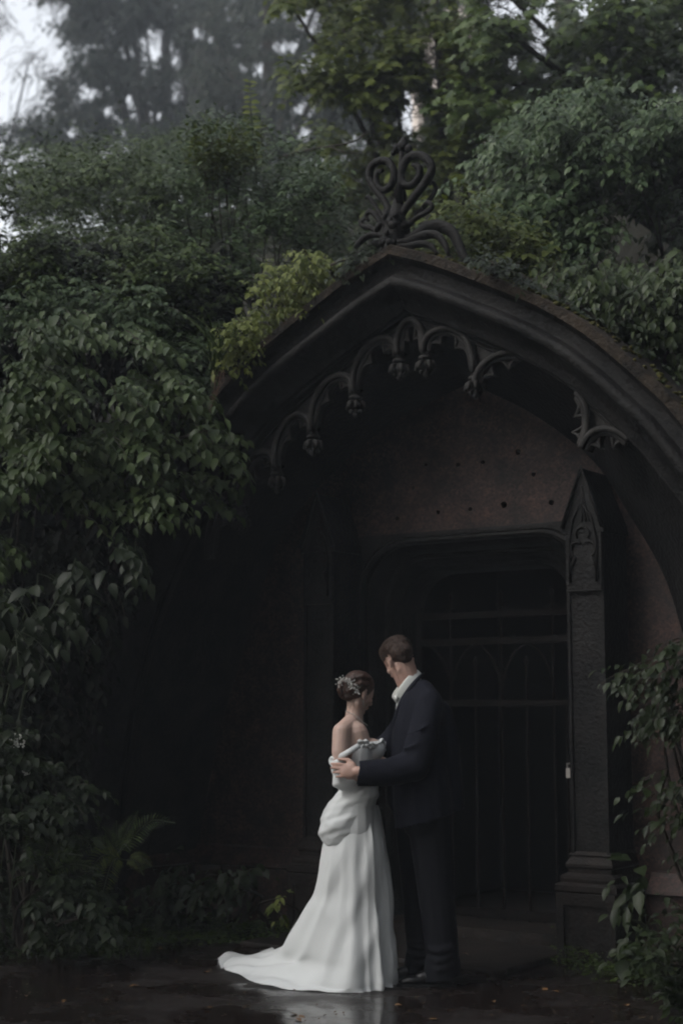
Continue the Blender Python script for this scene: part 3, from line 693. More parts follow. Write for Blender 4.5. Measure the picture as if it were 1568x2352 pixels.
# skirt with train
prof = [  # left (px,py) silhouette, right px, z-fraction for front, half depth, y centre shift at the left
    (770, 1850, 868, .13, 0), (756, 1890, 876, .17, 0), (741, 1930, 884, .19, 0), (736, 1965, 890, .20, .0), (731, 2010, 895, .205, .01), (721, 2052, 899, .20, .03),
    (704, 2080, 901, .21, .05), (684, 2112, 903, .22, .09), (662, 2148, 905, .235, .14), (648, 2172, 906, .245, .20), (630, 2192, 907, .25, .30), (608, 2200, 907, .255, .36), (584, 2205, 908, .26, .41), (560, 2208, 908, .26, .45), (535, 2212, 908, .262, .47), (512, 2214, 909, .264, .48)]
frz = [B(820, y).z for y in (1850, 1890, 1930, 1965, 2010, 2055, 2095, 2130, 2160, 2185, 2205, 2222, 2238, 2250)]+[.02, .006]
mb = MB(); rings = []; MM = 132
axx = B(830, 2000).x; K = len(prof)
for k, (lx_, ly_, rx_, hd, ysh) in enumerate(prof):
    ring = []; s_ = k/(K-1)
    XL = P(lx_, ly_, YB+ysh); XR = B(rx_, 2000).x
    zl = max(XL.z, .008)
    for j in range(MM):
        ph = 2*math.pi*j/MM; cx_, sy_ = math.cos(ph), math.sin(ph)
        wl = max(0, -cx_)**1.2; wl = wl*wl*(3-2*wl)
        z = frz[k]*(1-wl)+zl*wl
        x = axx+(XR-axx)*cx_ if cx_ > 0 else axx+(axx-XL.x)*cx_
        if k >= 9 and cx_ < 0: sy_ = math.copysign(abs(sy_)**(1-.03*(k-8)), sy_); x = axx-(axx-XL.x)*abs(cx_)**(1-.055*(k-8))
        hd2 = hd*(1+.55*s_*max(0, -cx_))
        y = YB+hd2*sy_+ysh*wl
        amp = (.003+.026*s_**1.1)*(1-.35*wl)
        q_ = ph+.35*s_*math.sin(ph*1.0+.4); fold = (1-2*abs(math.sin(5.5*q_+.5+.8*math.sin(2*q_))))*.75+(1-2*abs(math.sin(9.5*q_+1.7*s_+1)))*.32+math.sin(4*q_+.6)*.35+math.sin(27*q_+3*s_)*.08
        amp *= 1-.5*wl*s_
        nx_, ny_ = cx_, sy_
        dq = (ph-math.radians(312)+.1*math.sin(6*s_)); pit = -.055*math.exp(-(dq/.13)**2)*min(1, s_*2.2+.15); x += nx_*pit; y += ny_*pit
        x += nx_*amp*fold; y += ny_*amp*fold
        if k >= 10 and wl > .3: z = max(.006, z+.012*(1+math.sin(11*ph+k*1.3))*(wl)*(1 if k < K-1 else .2))
        ring.append((x, y, z))
    rings.append(ring)
# smooth subdivision between rings via catmull-rom
fin_r = []
for k in range(K-1):
    a, b_, c, d = rings[max(0, k-1)], rings[k], rings[k+1], rings[min(K-1, k+2)]
    for t in (0, .25, .5, .75):
        fin_r.append([tuple(.5*(2*b_[j][i]+(-a[j][i]+c[j][i])*t+(2*a[j][i]-5*b_[j][i]+4*c[j][i]-d[j][i])*t*t+(-a[j][i]+3*b_[j][i]-3*c[j][i]+d[j][i])*t**3) for i in range(3)) for j in range(MM)])
fin_r.append(rings[-1])
fin_r = [[(x, y, max(z, .010)) for x, y, z in r] for r in fin_r]
mb.loft(fin_r, True)
sk = mb.build('skirt', M['dress'], bride, True, off=bo)
crease(sk, [(.90, -.43, .17, .0045, .2, .02), (.93, -.36, .075, .0016, 1.1, .015)], bo)
for v_ in sk.data.vertices: v_.co.z = max(v_.co.z, .009)
mb = MB()   # turned-up tip of the train
q0 = G(520, 2212); 
zz = lambda a, b_, c: G(a, b_)+Vector((0, 0, c))
mb.loft([interp([zz(640, 2215, .02), zz(570, 2220, .02), zz(530, 2224, .02), zz(508, 2230, .012)], 14), interp([zz(635, 2205, .05), zz(570, 2212, .035), zz(527, 2216, .045), zz(503, 2224, .03)], 14),
         interp([zz(625, 2196, .05), zz(572, 2206, .03), zz(525, 2208, .055), zz(501, 2218, .04)], 14), interp([zz(615, 2190, .008), zz(568, 2199, .008), zz(523, 2198, .012), zz(499, 2208, .008)], 14)], False)
mb.build('train_tip', M['drape'], bride, True, off=bo)

# ---- groom
YG = 8.22
def Q(px, py, dy=0): return P(px, py, YG+dy)
groom = thing('person', 'man in a dark navy pinstripe suit bending his head to the bride, back half turned', 'person', (Q(985, 2200).x, YG, 0))
go = groom.location
mb = MB()
gc = Q(915, 1517, -.0); gf = Vector((-.44, .76, -.55)); gu = Vector((-.35, .2, 1))
gp, gR = head(mb, gc, gf, gu, .98)
mb.chain([(Q(923, 1528, .0), 29*S), (Q(935, 1560, .0), 28*S), (Q(952, 1595, .01), 31*S)])
mb.chain([(Q(978, 1618, -.15), 22*S), (Q(962, 1600, 0), 30*S), (Q(960, 1608, .15), 22*S)])
for dy in (-.10, 0, .10):
    mb.chain([(Q(965, 1640, dy), 48*S), (Q(962, 1720, dy), 48*S), (Q(965, 1800, dy*.9), 42*S), (Q(972, 1870, dy), 45*S)])
WR = Q(826, 1772, -.315)
mb.chain([(Q(978, 1626, -.17), 21*S), (Q(968, 1700, -.23), 18*S), (Q(940, 1768, -.27), 15*S), (WR, 12*S)])
hand(mb, WR+Vector((-.005, 0, 0)), Vector((-.97, .12, .06)), Vector((-.25, -1, .15)), Vector((-.1, -.05, 1)), .98, .75)
mb.chain([(Q(962, 1620, .21), 25*S), (Q(905, 1700, .28), 22*S), (Q(840, 1760, .20), 16*S), (Q(800, 1765, .14), 12*S)])
hand(mb, Q(800, 1765, .14), Vector((-.6, -.8, .1)), Vector((-.6, .8, 0)), Vector((0, 0, 1)), .98, .6)
LEGS = (((Q(955, 1870, .09), 42), (Q(962, 2030, .08), 30), (Q(970, 2200, .04), 19)), ((Q(985, 1870, -.09), 42), (Q(1000, 2040, -.1), 30), (Q(1016, 2215, -.12), 19)))
for (a, ra), (b_, rb), (c, rc) in LEGS:
    mb.chain([(a, ra*S), (b_, rb*S), (c, rc*S), (Vector((c.x, c.y, .07)), rc*.8*S)]); mb.cap(Vector((c.x, c.y, .05)), Vector((c.x-.14, c.y-.02, .035)), .024, .02)
blob(mb, 'body', M['skinm'], groom, .0052, 5, go)
mb = MB(); p = gp
def E2(a, b_, d, ra, rb, rd): mb.ell(p(a, b_, d), (ra*.98, rb*.98, rd*.98), gR, 16, 10)
E2(-.008, 0, .058, .098, .078, .076); E2(-.046, 0, .024, .066, .069, .066); E2(.03, 0, .085, .06, .062, .045); E2(-.058, 0, -.010, .030, .050, .042)
o = blob(mb, 'hair', M['hairm'], groom, .0050, 2, go)
dt = bpy.data.textures.new('hairtex', 'CLOUDS'); dt.noise_scale = .012
dm = o.modifiers.new('d', 'DISPLACE'); dm.texture = dt; dm.strength = .007; dm.mid_level = .4
mb = MB()     # short strands breaking up the outline
r2 = random.Random(5)
for k in range(900):
    th_ = r2.uniform(0, 6.28); v = Vector((math.cos(th_)*r2.uniform(.2, 1), math.sin(th_), r2.uniform(-.35, 1))).normalized()
    if v.x > .35 and v.z < .4: continue
    q = p(-.010+.100*v.x, .079*v.y, .055+.079*v.z)
    d_ = (gR @ Vector((-.6, v.y*.5, -.55+.3*v.z))).normalized(); nrm = (gR @ v)
    L_ = r2.uniform(.012, .022); mb.tube([q-nrm*.003, q+d_*L_*.5+nrm*.003, q+d_*L_+nrm*.001], [.0011, .0009, .0003], 3, False)
mb.build('hair_strands', M['hairm'], o, off=go)
# shirt collar: a tilted stand-and-fall band
mb = MB(); up_ = Vector((-.50, -.02, .62)).normalized()
cc = [Q(966, 1545, .04), Q(958, 1548, -.035), Q(942, 1562, -.070), Q(925, 1583, -.078), Q(911, 1603, -.055), Q(906, 1612, -.01), Q(908, 1600, .05), Q(930, 1570, .09), Q(955, 1548, .085)]
ring = interp(cc+[cc[0]], 50)[:-1]; cen = sum(ring, Vector())/len(ring)
rg = []
for h, gfac in ((-.018, .98), (.002, .99), (.020, .97), (.0235, .955), (.020, .94), (-.01, .93)):
    rg.append([cen+(q-cen)*gfac+up_*h for q in ring])
mb.loft(rg, True); cl = mb.build('shirt_collar', M['shirt'], groom, True, off=go)
mb = MB(); a, b_, c = Q(911, 1598, -.075), Q(904, 1596, -.04), Q(911, 1613, -.065)
mb.add([a, b_, c, a+Vector((.004, .012, 0)), b_+Vector((.004, .012, 0)), c+Vector((.004, .012, 0))], [(0, 1, 2), (5, 4, 3), (0, 3, 4, 1), (1, 4, 5, 2), (2, 5, 3, 0)])
mb.chain([(Q(919, 1612, -.01), 9*S), (Q(916, 1650, .0), 10*S), (Q(914, 1690, .0), 10*S)])
mb.build('shirt_front', M['shirt'], groom, True, off=go)
# jacket
mb = MB()
for dy in (-.12, -.04, .04, .12):
    mb.chain([(Q(968, 1628, dy), 52*S), (Q(960, 1690, dy), 60*S), (Q(962, 1760, dy), 63*S), (Q(968, 1820, dy), 66*S), (Q(975, 1900, dy), 68*S), (Q(978, 1960, dy), 68*S)])
mb.chain([(Q(985, 1612, -.19), 30*S), (Q(968, 1590, -.08), 30*S), (Q(962, 1590, .03), 30*S), (Q(962, 1605, .17), 28*S)])
mb.chain([(Q(950, 1625, -.06), 28*S), (Q(933, 1670, -.05), 38*S), (Q(928, 1730, -.04), 42*S), (Q(935, 1830, -.03), 48*S)])
mb.chain([(Q(1005, 1640, -.05), 34*S), (Q(1012, 1720, -.04), 44*S), (Q(1018, 1830, -.03), 46*S), (Q(1022, 1900, -.03), 46*S)])
mb.chain([(Q(984, 1618, -.20), 31*S), (Q(972, 1690, -.25), 34*S), (Q(950, 1758, -.285), 35*S), (Q(893, 1774, -.30), 31*S), (Q(822, 1777, -.315), 28*S)])
mb.chain([(Q(962, 1620, .21), 30*S), (Q(905, 1700, .28), 32*S), (Q(835, 1762, .20), 26*S)])
for (x0, y0, x1, y1, r) in ((925, 1690, 990, 1660, 2.5), (915, 1722, 985, 1694, 3), (910, 1748, 978, 1726, 3.5), (925, 1795, 968, 1735, 5), (900, 1750, 890, 1800, 5), (868, 1750, 858, 1800, 4)):
    mb.tube(interp([Q(x0, y0, -.31), Q((x0+x1)/2, (y0+y1)/2+4, -.345), Q(x1, y1, -.30)], 9), [r*S*(.4+math.sin(math.pi*k/8)) for k in range(9)], 7)
# neck opening and cuff are cut by planes
cuffn = Vector((-1, .05, .12)).normalized()
def jacket_cuts():
    return [(Q(905, 1900, 0), Vector((-.05, 0, -1)).normalized()+Vector((-.30, 0, 0)))]
jk = blob(mb, 'jacket', M['jacket'], groom, .0070, 16, go)
bm = bmesh.new(); bm.from_mesh(jk.data)
hem0 = Q(905, 1900)-go; hem1 = Q(1066, 1856)-go; hn = Vector((-(hem1.z-hem0.z)*-1, 0, -(hem1.x-hem0.x))).normalized()
hn = Vector(((hem1.z-hem0.z), 0, -(hem1.x-hem0.x))).normalized()
dead = [v for v in bm.verts if (v.co-hem0).dot(hn) > 0]
c0 = Q(822, 1777, -.315)-go; cn = Vector((-1, 0, .10)).normalized()
dead += [v for v in bm.verts if (v.co-c0).dot(cn) > 0 and (v.co-c0).length < .16]
bmesh.ops.delete(bm, geom=list(set(dead)), context='VERTS'); bm.to_mesh(jk.data); bm.free()
sm = jk.modifiers.new('t', 'SOLIDIFY'); sm.thickness = .004; sm.offset = -1
mb = MB()   # lapel and jacket collar
mb.tube(interp([Q(972, 1548, .02), Q(962, 1556, -.07), Q(940, 1583, -.115), Q(922, 1612, -.12), Q(908, 1650, -.10), Q(898, 1700, -.08), Q(893, 1740, -.07)], 26), [5*S+8*S*math.sin(math.pi*min(1, k/25*1.1)) for k in range(26)], 8, True, .45)
mb.build('lapel', M['jacket'], jk, True, off=go)
mb = MB(); mb.tube([Q(823, 1775, -.316), Q(829, 1776, -.316)], 25*S, 16, False, 1)
mb.build('shirt_cuff', M['trouser'], jk, True, off=go)
# trousers
mb = MB()
for dy in (-.10, 0, .10): mb.chain([(Q(970, 1820, dy), 50*S), (Q(975, 1880, dy), 54*S)])
for i, ((a, ra), (b_, rb), (c, rc)) in enumerate(LEGS):
    mb.chain([(a, 52*S), (b_+Vector((.0, 0, 0)), 42*S), (c+Vector((.005, 0, 0)), 36*S), (Vector((c.x, c.y, .12)), 40*S), (Vector((c.x-.005, c.y, .03)), 42*S)])
    for k in range(3): mb.tube(interp([Vector((c.x-.085, c.y-.03, .11+.045*k)), Vector((c.x-.02, c.y-.09, .10+.045*k)), Vector((c.x+.06, c.y-.07, .13+.045*k))], 7), [3*S, 5*S, 7*S, 8*S, 7*S, 5*S, 3*S], 6)
blob(mb, 'trousers', M['trouser'], groom, .009, 5, go, [(Vector((go.x, go.y, .040)), Vector((.18, 0, -1)).normalized())])
# shoes
for i, ((a, ra), (b_, rb), (c, rc)) in enumerate(LEGS):
    dv = Vector((-1, -.12 if i else -.28, 0)).normalized(); sv = Vector((-dv.y, dv.x, 0)); R = Matrix((dv, sv, Vector((0, 0, 1)))).transposed()
    q = Vector((c.x, c.y, 0)); mb = MB()
    mb.ell(q+dv*-.02+Vector((0, 0, .05)), (.05, .037, .045), R); mb.ell(q+dv*.07+Vector((0, 0, .048)), (.085, .038, .040), R); mb.ell(q+dv*.155+Vector((0, 0, .036)), (.065, .043, .028), R); mb.ell(q+dv*.20+Vector((0, 0, .030)), (.03, .032, .022), R)
    sh = blob(mb, 'shoe', M['shoe'], groom, .005, 3, go)
    mb = MB(); out = [q+R @ Vector((.085+.155*math.cos(t_), .043*math.sin(t_)*(1+.12*math.cos(t_)), 0)) for t_ in [k*math.pi/12 for k in range(24)]]
    mb.loft([[p_+Vector((0, 0, .007)) for p_ in out], [p_+Vector((0, 0, .022)) for p_ in out]], True, True); mb.build('sole', M['shoe'], sh, off=go)
    mb = MB()
    for k in range(4): mb.tube([q+R @ Vector((.075+.018*k, -.022, .087-.007*k)), q+R @ Vector((.08+.018*k, 0, .094-.008*k)), q+R @ Vector((.075+.018*k, .022, .087-.007*k))], .0022, 5)
    mb.build('laces', M['shoe'], sh, off=go)

# ------------------------------------------------------------------ foliage
LEAF8 = (np.array([[0, 0, 0], [.28, .27, .07], [.62, .24, .02], [1, 0, -.2], [.62, -.24, .02], [.28, -.27, .07], [.3, 0, 0], [.65, 0, -.06]]),
         [(0, 6, 1), (1, 6, 7, 2), (2, 7, 3), (0, 5, 6), (5, 4, 7, 6), (4, 3, 7)])
LEAF4 = (np.array([[0, 0, 0], [.5, .26, .05], [1, 0, -.12], [.5, -.26, .05]]), [(0, 3, 2, 1)])
LOBED = (np.array([[0, 0, 0], [.10, .38, .03], [.42, .24, .03], [.55, .50, -.05], [.68, .20, 0], [1, 0, -.15], [.68, -.20, 0], [.55, -.5, -.05], [.42, -.24, .03], [.10, -.38, .03], [.45, 0, 0]]),
         [(0, 10, 2, 1), (2, 10, 4, 3), (4, 10, 5), (0, 9, 8, 10), (8, 7, 6, 10), (6, 5, 10)])
def unit(a): return a/np.maximum(1e-9, np.linalg.norm(a, axis=-1, keepdims=True))
def leaves(name, pos, dr, up, size, m, parent=None, tpl=LEAF8, off=None, wid=1.0):
    pos = np.asarray(pos, float); dr = unit(np.asarray(dr, float)); up = np.asarray(up, float); size = np.asarray(size, float)
    up = unit(up-dr*np.sum(up*dr, -1, keepdims=True)); sd_ = np.cross(up, dr)
    Tv, Tf = tpl; N = len(pos); V = len(Tv)
    v = pos[:, None, :]+size[:, None, None]*(Tv[None, :, 0:1]*dr[:, None, :]+wid*np.random.RandomState(N%999).uniform(.62, 1.12, N)[:, None, None]*Tv[None, :, 1:2]*sd_[:, None, :]+Tv[None, :, 2:3]*up[:, None, :])
    if off is not None: v = v-np.array(off)
    v = v.reshape(-1, 3)
    li = []; tot = [];
    for q in Tf: li += list(q); tot.append(len(q))
    li = np.array(li); base = (np.arange(N)*V)[:, None]
    loops = (base+li[None, :]).reshape(-1).astype(np.int32); lt = np.tile(np.array(tot, np.int32), N); ls = np.concatenate([[0], np.cumsum(lt)[:-1]]).astype(np.int32)
    me = bpy.data.meshes.new(name); me.vertices.add(len(v)); me.vertices.foreach_set('co', v.astype(np.float32).ravel())
    me.loops.add(len(loops)); me.loops.foreach_set('vertex_index', loops); me.polygons.add(len(lt)); me.polygons.foreach_set('loop_start', ls); me.polygons.foreach_set('loop_total', lt)
    me.polygons.foreach_set('use_smooth', np.ones(len(lt), bool)); me.update(calc_edges=True)
    return link_mesh(name, me, m, parent)
GAPS = [(945, 262, 26, 38), (938, 215, 20, 14), (1170, 15, 42, 26), (1120, 0, 18, 12), (1240, 45, 30, 20), (1185, 190, 16, 10), (1235, 100, 22, 38), (1180, 140, 14, 22), (1195, 285, 18, 16), (1020, 303, 9, 12), (1165, 320, 10, 8),
        (605, 155, 22, 18), (455, 72, 20, 16), (355, 95, 30, 34), (290, 115, 12, 18), (292, 235, 20, 14), (340, 262, 30, 16), (410, 205, 22, 28), (405, 130, 14, 28), (700, 245, 22, 18), (695, 300, 20, 18), (715, 45, 26, 30), (640, 100, 40, 14), (205, 210, 22, 14), (290, 350, 14, 16),
        (990, 120, 22, 40), (1005, 190, 20, 20), (40, 220, 70, 50), (-10, 180, 40, 90), (40, 40, 60, 60), (90, 120, 60, 60), (20, 120, 60, 60), (130, 20, 30, 30), (90, 350, 40, 20), (240, 345, 20, 12), (1560, 380, 0, 0), (165, 300, 16, 10)]
_g = random.Random(77)
for (gx0, gy0, gx1, gy1, gn) in ((0, 0, 330, 340, 46), (380, 10, 720, 330, 46), (1040, 0, 1500, 420, 40), (900, 60, 1040, 330, 10)):
    for _ in range(gn): r_ = _g.uniform(3, 8); GAPS.append((_g.uniform(gx0, gx1), _g.uniform(gy0, gy1), r_, r_*_g.uniform(.7, 1.3)))
def gapmask(pos, k=1.25):
    x, y = proj(pos); keep = np.ones(len(pos), bool)
    for gx, gy, gw, gh in GAPS:
        if gw == 0: continue
        d = ((x-gx)/(gw*k))**2+((y-gy)/(gh*k))**2
        keep &= ~(d < 1+.35*np.sin(x*.31+y*.17)+.3*np.sin(y*.43-x*.21))
    return keep
def inpoly(px, py, poly):
    c = False; j = len(poly)-1
    for i in range(len(poly)):
        xi, yi = poly[i]; xj, yj = poly[j]
        if (yi > py) != (yj > py) and px < (xj-xi)*(py-yi)/(yj-yi)+xi: c = not c
        j = i
    return c
def mass(name, label, cat, poly, Y0, thick, nsp, leaf, spray, nl, d0, m, base=None, droop=.5, tpl=LEAF8, gaps=False, group=None, clump=0, wid=1.0, stems=10, jit=.5, yfun=None, rt=7, up=(0, -.45, 1), trunk=None, csp=.33):
    r = random.Random(rt); xs = [p_[0] for p_ in poly]; ys = [p_[1] for p_ in poly]
    anc = []; cl = None
    if clump:
        cl = []
        while len(cl) < clump:
            a, b_ = r.uniform(min(xs), max(xs)), r.uniform(min(ys), max(ys))
            if inpoly(a, b_, poly): cl.append((a, b_, r.random()))
    while len(anc) < nsp:
        if cl:
            c_ = r.choice(cl); sg = (max(xs)-min(xs))/math.sqrt(clump)*csp
            a, b_, u = r.gauss(c_[0], sg), r.gauss(c_[1], sg*.75), min(1, max(0, r.gauss(c_[2], .16)))
        else: a, b_, u = r.uniform(min(xs), max(xs)), r.uniform(min(ys), max(ys)), r.random()
        if inpoly(a, b_, poly):
            yy = (yfun(a, b_) if yfun else Y0)+thick*u
            q = P(a, b_, yy); 
            if q.z > -.02: anc.append(q)
    pos = []; dr = []; upv = []; sz = []; st = MB(); d0 = Vector(d0)
    cenx = sum(anc, Vector())/len(anc)
    if base is None: base = Vector((cenx.x, cenx.y+thick*.3, float(hgt(cenx.x, cenx.y+thick*.3))))
    else: base = Vector(base)
    for i, q in enumerate(anc):
        d = (d0+Vector((r.uniform(-1, 1), r.uniform(-1, .6), r.uniform(-.7, .7)))*jit).normalized()
        p_ = q.copy(); n = max(2, int(nl*r.uniform(.6, 1.3))); step = spray*r.uniform(.7, 1.2)/n; path = [p_.copy()]
        for k in range(n):
            d = (d+Vector((0, 0, -droop/n))).normalized(); p_ = p_+d*step; path.append(p_.copy())
            side = d.cross(Vector((0, 0, 1))); side = side.normalized() if side.length > .01 else Vector((1, 0, 0))
            s_ = 1 if k % 2 else -1
            ld = (side*s_*r.uniform(.5, 1.1)+d*r.uniform(.4, .9)+Vector((0, 0, -r.uniform(.1, .7)*(.5+droop))))
            if k == n-1: ld = d+Vector((0, 0, -.3))
            pos.append(p_[:]); dr.append(ld[:]); upv.append((up[0]+r.uniform(-.45, .45), up[1]+r.uniform(-.45, .45), up[2]+r.uniform(-.3, .3))); sz.append(leaf*(.5+.85*r.random()**1.3)*(.75+.35*math.sin(math.pi*(k+1)/(n+1))))
        if i % 3 == 0: st.tube(path[:6], [.0035*leaf/.08]*len(path[:6]), 3, False)
    pos = np.array(pos); dr = np.array(dr); upv = np.array(upv); sz = np.array(sz)
    if gaps: k_ = gapmask(pos); pos, dr, upv, sz = pos[k_], dr[k_], upv[k_], sz[k_]
    g = pos[:, 2] > .01; pos, dr, upv, sz = pos[g], dr[g], upv[g], sz[g]
    root = thing(name, label, cat, base[:], 0, group)
    leaves('crown' if trunk else 'foliage', pos, dr, upv, sz, m, root, tpl, base, wid)
    for i in range(stems):
        q = r.choice(anc); mid = base.lerp(q, .55)+Vector((r.uniform(-.2, .2), r.uniform(-.1, .2), .15*(q.z-base.z)))
        r0 = (trunk or .018)*(.45 if trunk else 1); st.tube(interp([base+Vector((r.uniform(-.06, .06), r.uniform(-.06, .06), 0))+(Vector((0, 0, (q.z-base.z)*.35)) if trunk else Vector())*r.uniform(.6, 1), mid, q], 8), [r0*(1-.1*k) for k in range(8)], 5, False)
    if trunk:
        top = max(anc, key=lambda v: v.z).z
        st.tube(interp([base-Vector((0, 0, .1)), base+Vector((.06, 0, (top-base.z)*.4)), base+Vector((-.08, .05, (top-base.z)*.9))], 10), [trunk*(1-.085*k) for k in range(10)], 10)
    st.build('trunk' if trunk else 'stems', M['bark'] if (trunk or leaf < .09) else M['stem'], root, off=base)
    return root
# --- left bank, near: big-leaved bramble cascading over the arch's left leg
mass('bramble', 'large-leaved bramble cascading down the bank left of the arch', 'shrub', [(-90, 740), (90, 700), (180, 690), (330, 760), (430, 850), (470, 960), (520, 1060), (530, 1110), (470, 1170), (300, 1210), (150, 1270), (-90, 1400)],
     9.05, .75, 760, .086, .36, 9, (.55, -.55, -.12), M['lf_bramble'], base=(-2.3, 10.0, float(hgt(-2.3, 10.0))), droop=.7, rt=11, jit=.32, clump=44, csp=.24)
mass('bramble', 'sparse trailing bramble hanging in the shade under the big leafy one', 'shrub', [(-90, 1380), (100, 1300), (260, 1240), (380, 1230), (250, 1330), (120, 1420), (60, 1560), (-90, 1620)],
     8.9, .5, 60, .10, .35, 6, (.4, -.6, -.2), M['lf_dark'], base=(-2.2, 9.3, .0), droop=.8, rt=12, clump=9)
mass('shrub', 'dense grey-green shrub filling the shaded bank behind the bramble', 'shrub', [(-90, 640), (300, 640), (480, 760), (500, 900), (440, 960), (300, 800), (-90, 760)],
     9.9, .9, 700, .055, .28, 9, (.2, -.7, .1), M['lf_grey'], base=(-1.9, 10.9, float(hgt(-1.9, 10.9))), droop=.5, rt=13, clump=26)
mass('laurel', 'dense laurel backing behind the bramble, leaves coloured near-black to stand for shade', 'shrub', [(-90, 560), (520, 560), (560, 760), (500, 960), (420, 1150), (200, 1300), (-90, 1420)],
     10.6, .5, 1500, .11, .34, 8, (.1, -.7, .0), M['lf_shade'], base=(-2.6, 11.6, float(hgt(-2.6, 11.6))), droop=.5, rt=43)  # backing leaves; the dark of the gaps is in their colour
mass('ivy', 'ivy curtain added over the left leg of the arch, coloured near-black to stand for shade', 'ivy', [(-60, 1250), (180, 1200), (340, 1130), (300, 1300), (225, 1500), (190, 1700), (170, 1900), (-60, 1900)],
     9.35, .5, 700, .075, .26, 7, (.2, -.5, -.4), M['lf_shade'], base=(-1.9, 9.9, .0), droop=.8, rt=44)  # added leaf sheet, its black colour stands in for plain shade
mass('shrub', 'soft mid-green shrub on the bank just above the bramble', 'shrub', [(-90, 560), (200, 530), (400, 560), (500, 640), (530, 770), (430, 790), (300, 700), (120, 680), (-90, 720)],
     10.2, .6, 900, .055, .3, 9, (.1, -.6, .2), M['lf_mid'], base=(-2.0, 11.3, float(hgt(-2.0, 11.3))), droop=.45, rt=45, clump=30)
mass('shrub', 'hazy mid-green bush on the upper left bank, at the left edge', 'shrub', [(-90, 400), (120, 345), (300, 350), (400, 420), (410, 640), (300, 720), (-90, 760)],
     11.2, 1.6, 1200, .062, .34, 9, (.1, -.6, .25), M['lf_mid'], droop=.45, rt=14, clump=34)
mass('shrub', 'bushy olive shrub with pale tips behind the arch, left of the finial', 'shrub', [(360, 420), (430, 330), (520, 290), (640, 330), (760, 380), (830, 470), (850, 580), (760, 640), (600, 640), (480, 760), (390, 700)],
     10.6, 1.5, 1500, .055, .32, 9, (.1, -.6, .3), M['lf_grey'], droop=.4, rt=15, clump=40)
mass('shrub', 'small olive sprig bush rising above the left bank shrubs', 'shrub', [(430, 370), (520, 345), (600, 380), (560, 460), (430, 460)], 11.0, .8, 240, .05, .3, 8, (.1, -.3, .7), M['lf_olive'], droop=.3, rt=16, clump=8)
# tall upright sprig
sp_ = thing('sapling', 'slender upright sapling with yellowish leaves poking up above the left shrubs', 'sapling', P(590, 420, 11.2)[:])
pp = [P(590-18*math.sin(k/20*1.2), 420-232*k/20, 11.2) for k in range(21)]
pos = []; dr = []; uu = []; ss = []
for i, q in enumerate(pp[5:]):
    for s_ in (1, -1): pos.append(q[:]); dr.append((s_*1, -.3, .35-.6*rnd.random())); uu.append((0, -1, .35)); ss.append(.095*(1-.022*i)*rnd.uniform(.7, 1.1))
leaves('foliage', pos, dr, uu, ss, M['lf_yellow'], sp_, LEAF8, sp_.location)
MB().tube(pp, [.01-.0004*k for k in range(21)], 5).build('stem', M['stem'], sp_, off=sp_.location)
# yellow-green plant hanging over the arch
mass('climber', 'bright yellow-green leafy climber hanging over the left slope of the arch', 'climber', [(478, 870), (500, 760), (540, 680), (610, 600), (710, 565), (790, 585), (770, 655), (690, 715), (640, 755), (560, 810), (515, 870)],
     9.28, .45, 420, .050, .22, 7, (.35, -.6, .0), M['lf_yellow'], base=loc2w(-1.05, .3, 3.6)[:], droop=.8, rt=17, clump=30, csp=.5, jit=.45)
mass('climber', 'small cluster of pale leaves dangling at the foot of the arch\'s left slope', 'climber', [(440, 950), (490, 950), (495, 990), (450, 1000)], 9.05, .1, 6, .085, .16, 4, (.2, -.5, -.4), M['lf_bramble'], base=loc2w(-1.6, -.4, 3.2)[:], droop=.8, rt=18, stems=3)
# grasses over the arch
def blades(name, label, roots, m, L=.5, wdt=.006, rt=1, kind=None, lean=(0, -.3, 0)):
    r = random.Random(rt); mb_ = MB()
    for q in roots:
        q = Vector(q); a = r.uniform(0, 6.28); l = L*r.uniform(.5, 1.2); d = Vector((math.cos(a)*.45, math.sin(a)*.45, 1))+Vector(lean)
        pts = []; p_ = q.copy()
        for k in range(7): pts.append(p_.copy()); d = (d+Vector((math.cos(a)*.12, math.sin(a)*.1-.03, -.22))).normalized(); p_ = p_+d*l/6
        side = Vector((-math.sin(a), math.cos(a), 0)); rg_ = [[p0-side*wdt*(1-k/6.5), p0+side*wdt*(1-k/6.5)] for k, p0 in enumerate(pts)]
        mb_.loft(rg_, False)
    o = mb_.build(name, m, None, True); return o
o = blades('grass_tuft', '', [P(500+rnd.uniform(-20, 16), 850+rnd.uniform(-60, 15), 9.38+rnd.random()*.15) for k in range(42)], M['lf_mid'], .6, .006, 2)
tag(o, 'tuft of long arching grass blades growing over the left end of the arch', 'grass tuft')
mb = MB()
for k in range(7):
    x0 = 505+rnd.uniform(-18, 14); mb.tube(interp([P(x0, 850, 9.3), P(x0-8+rnd.uniform(-6, 8), 880, 9.2), P(490+rnd.uniform(-8, 10), 915, 9.18), P(480+rnd.uniform(-4, 4), 950+rnd.uniform(-10, 20), 9.17)], 10), .0013, 4)
tag(mb.build('dead_vine', M['straw']), 'thin reddish dead vine stalks trailing off the left end of the arch', 'vine')
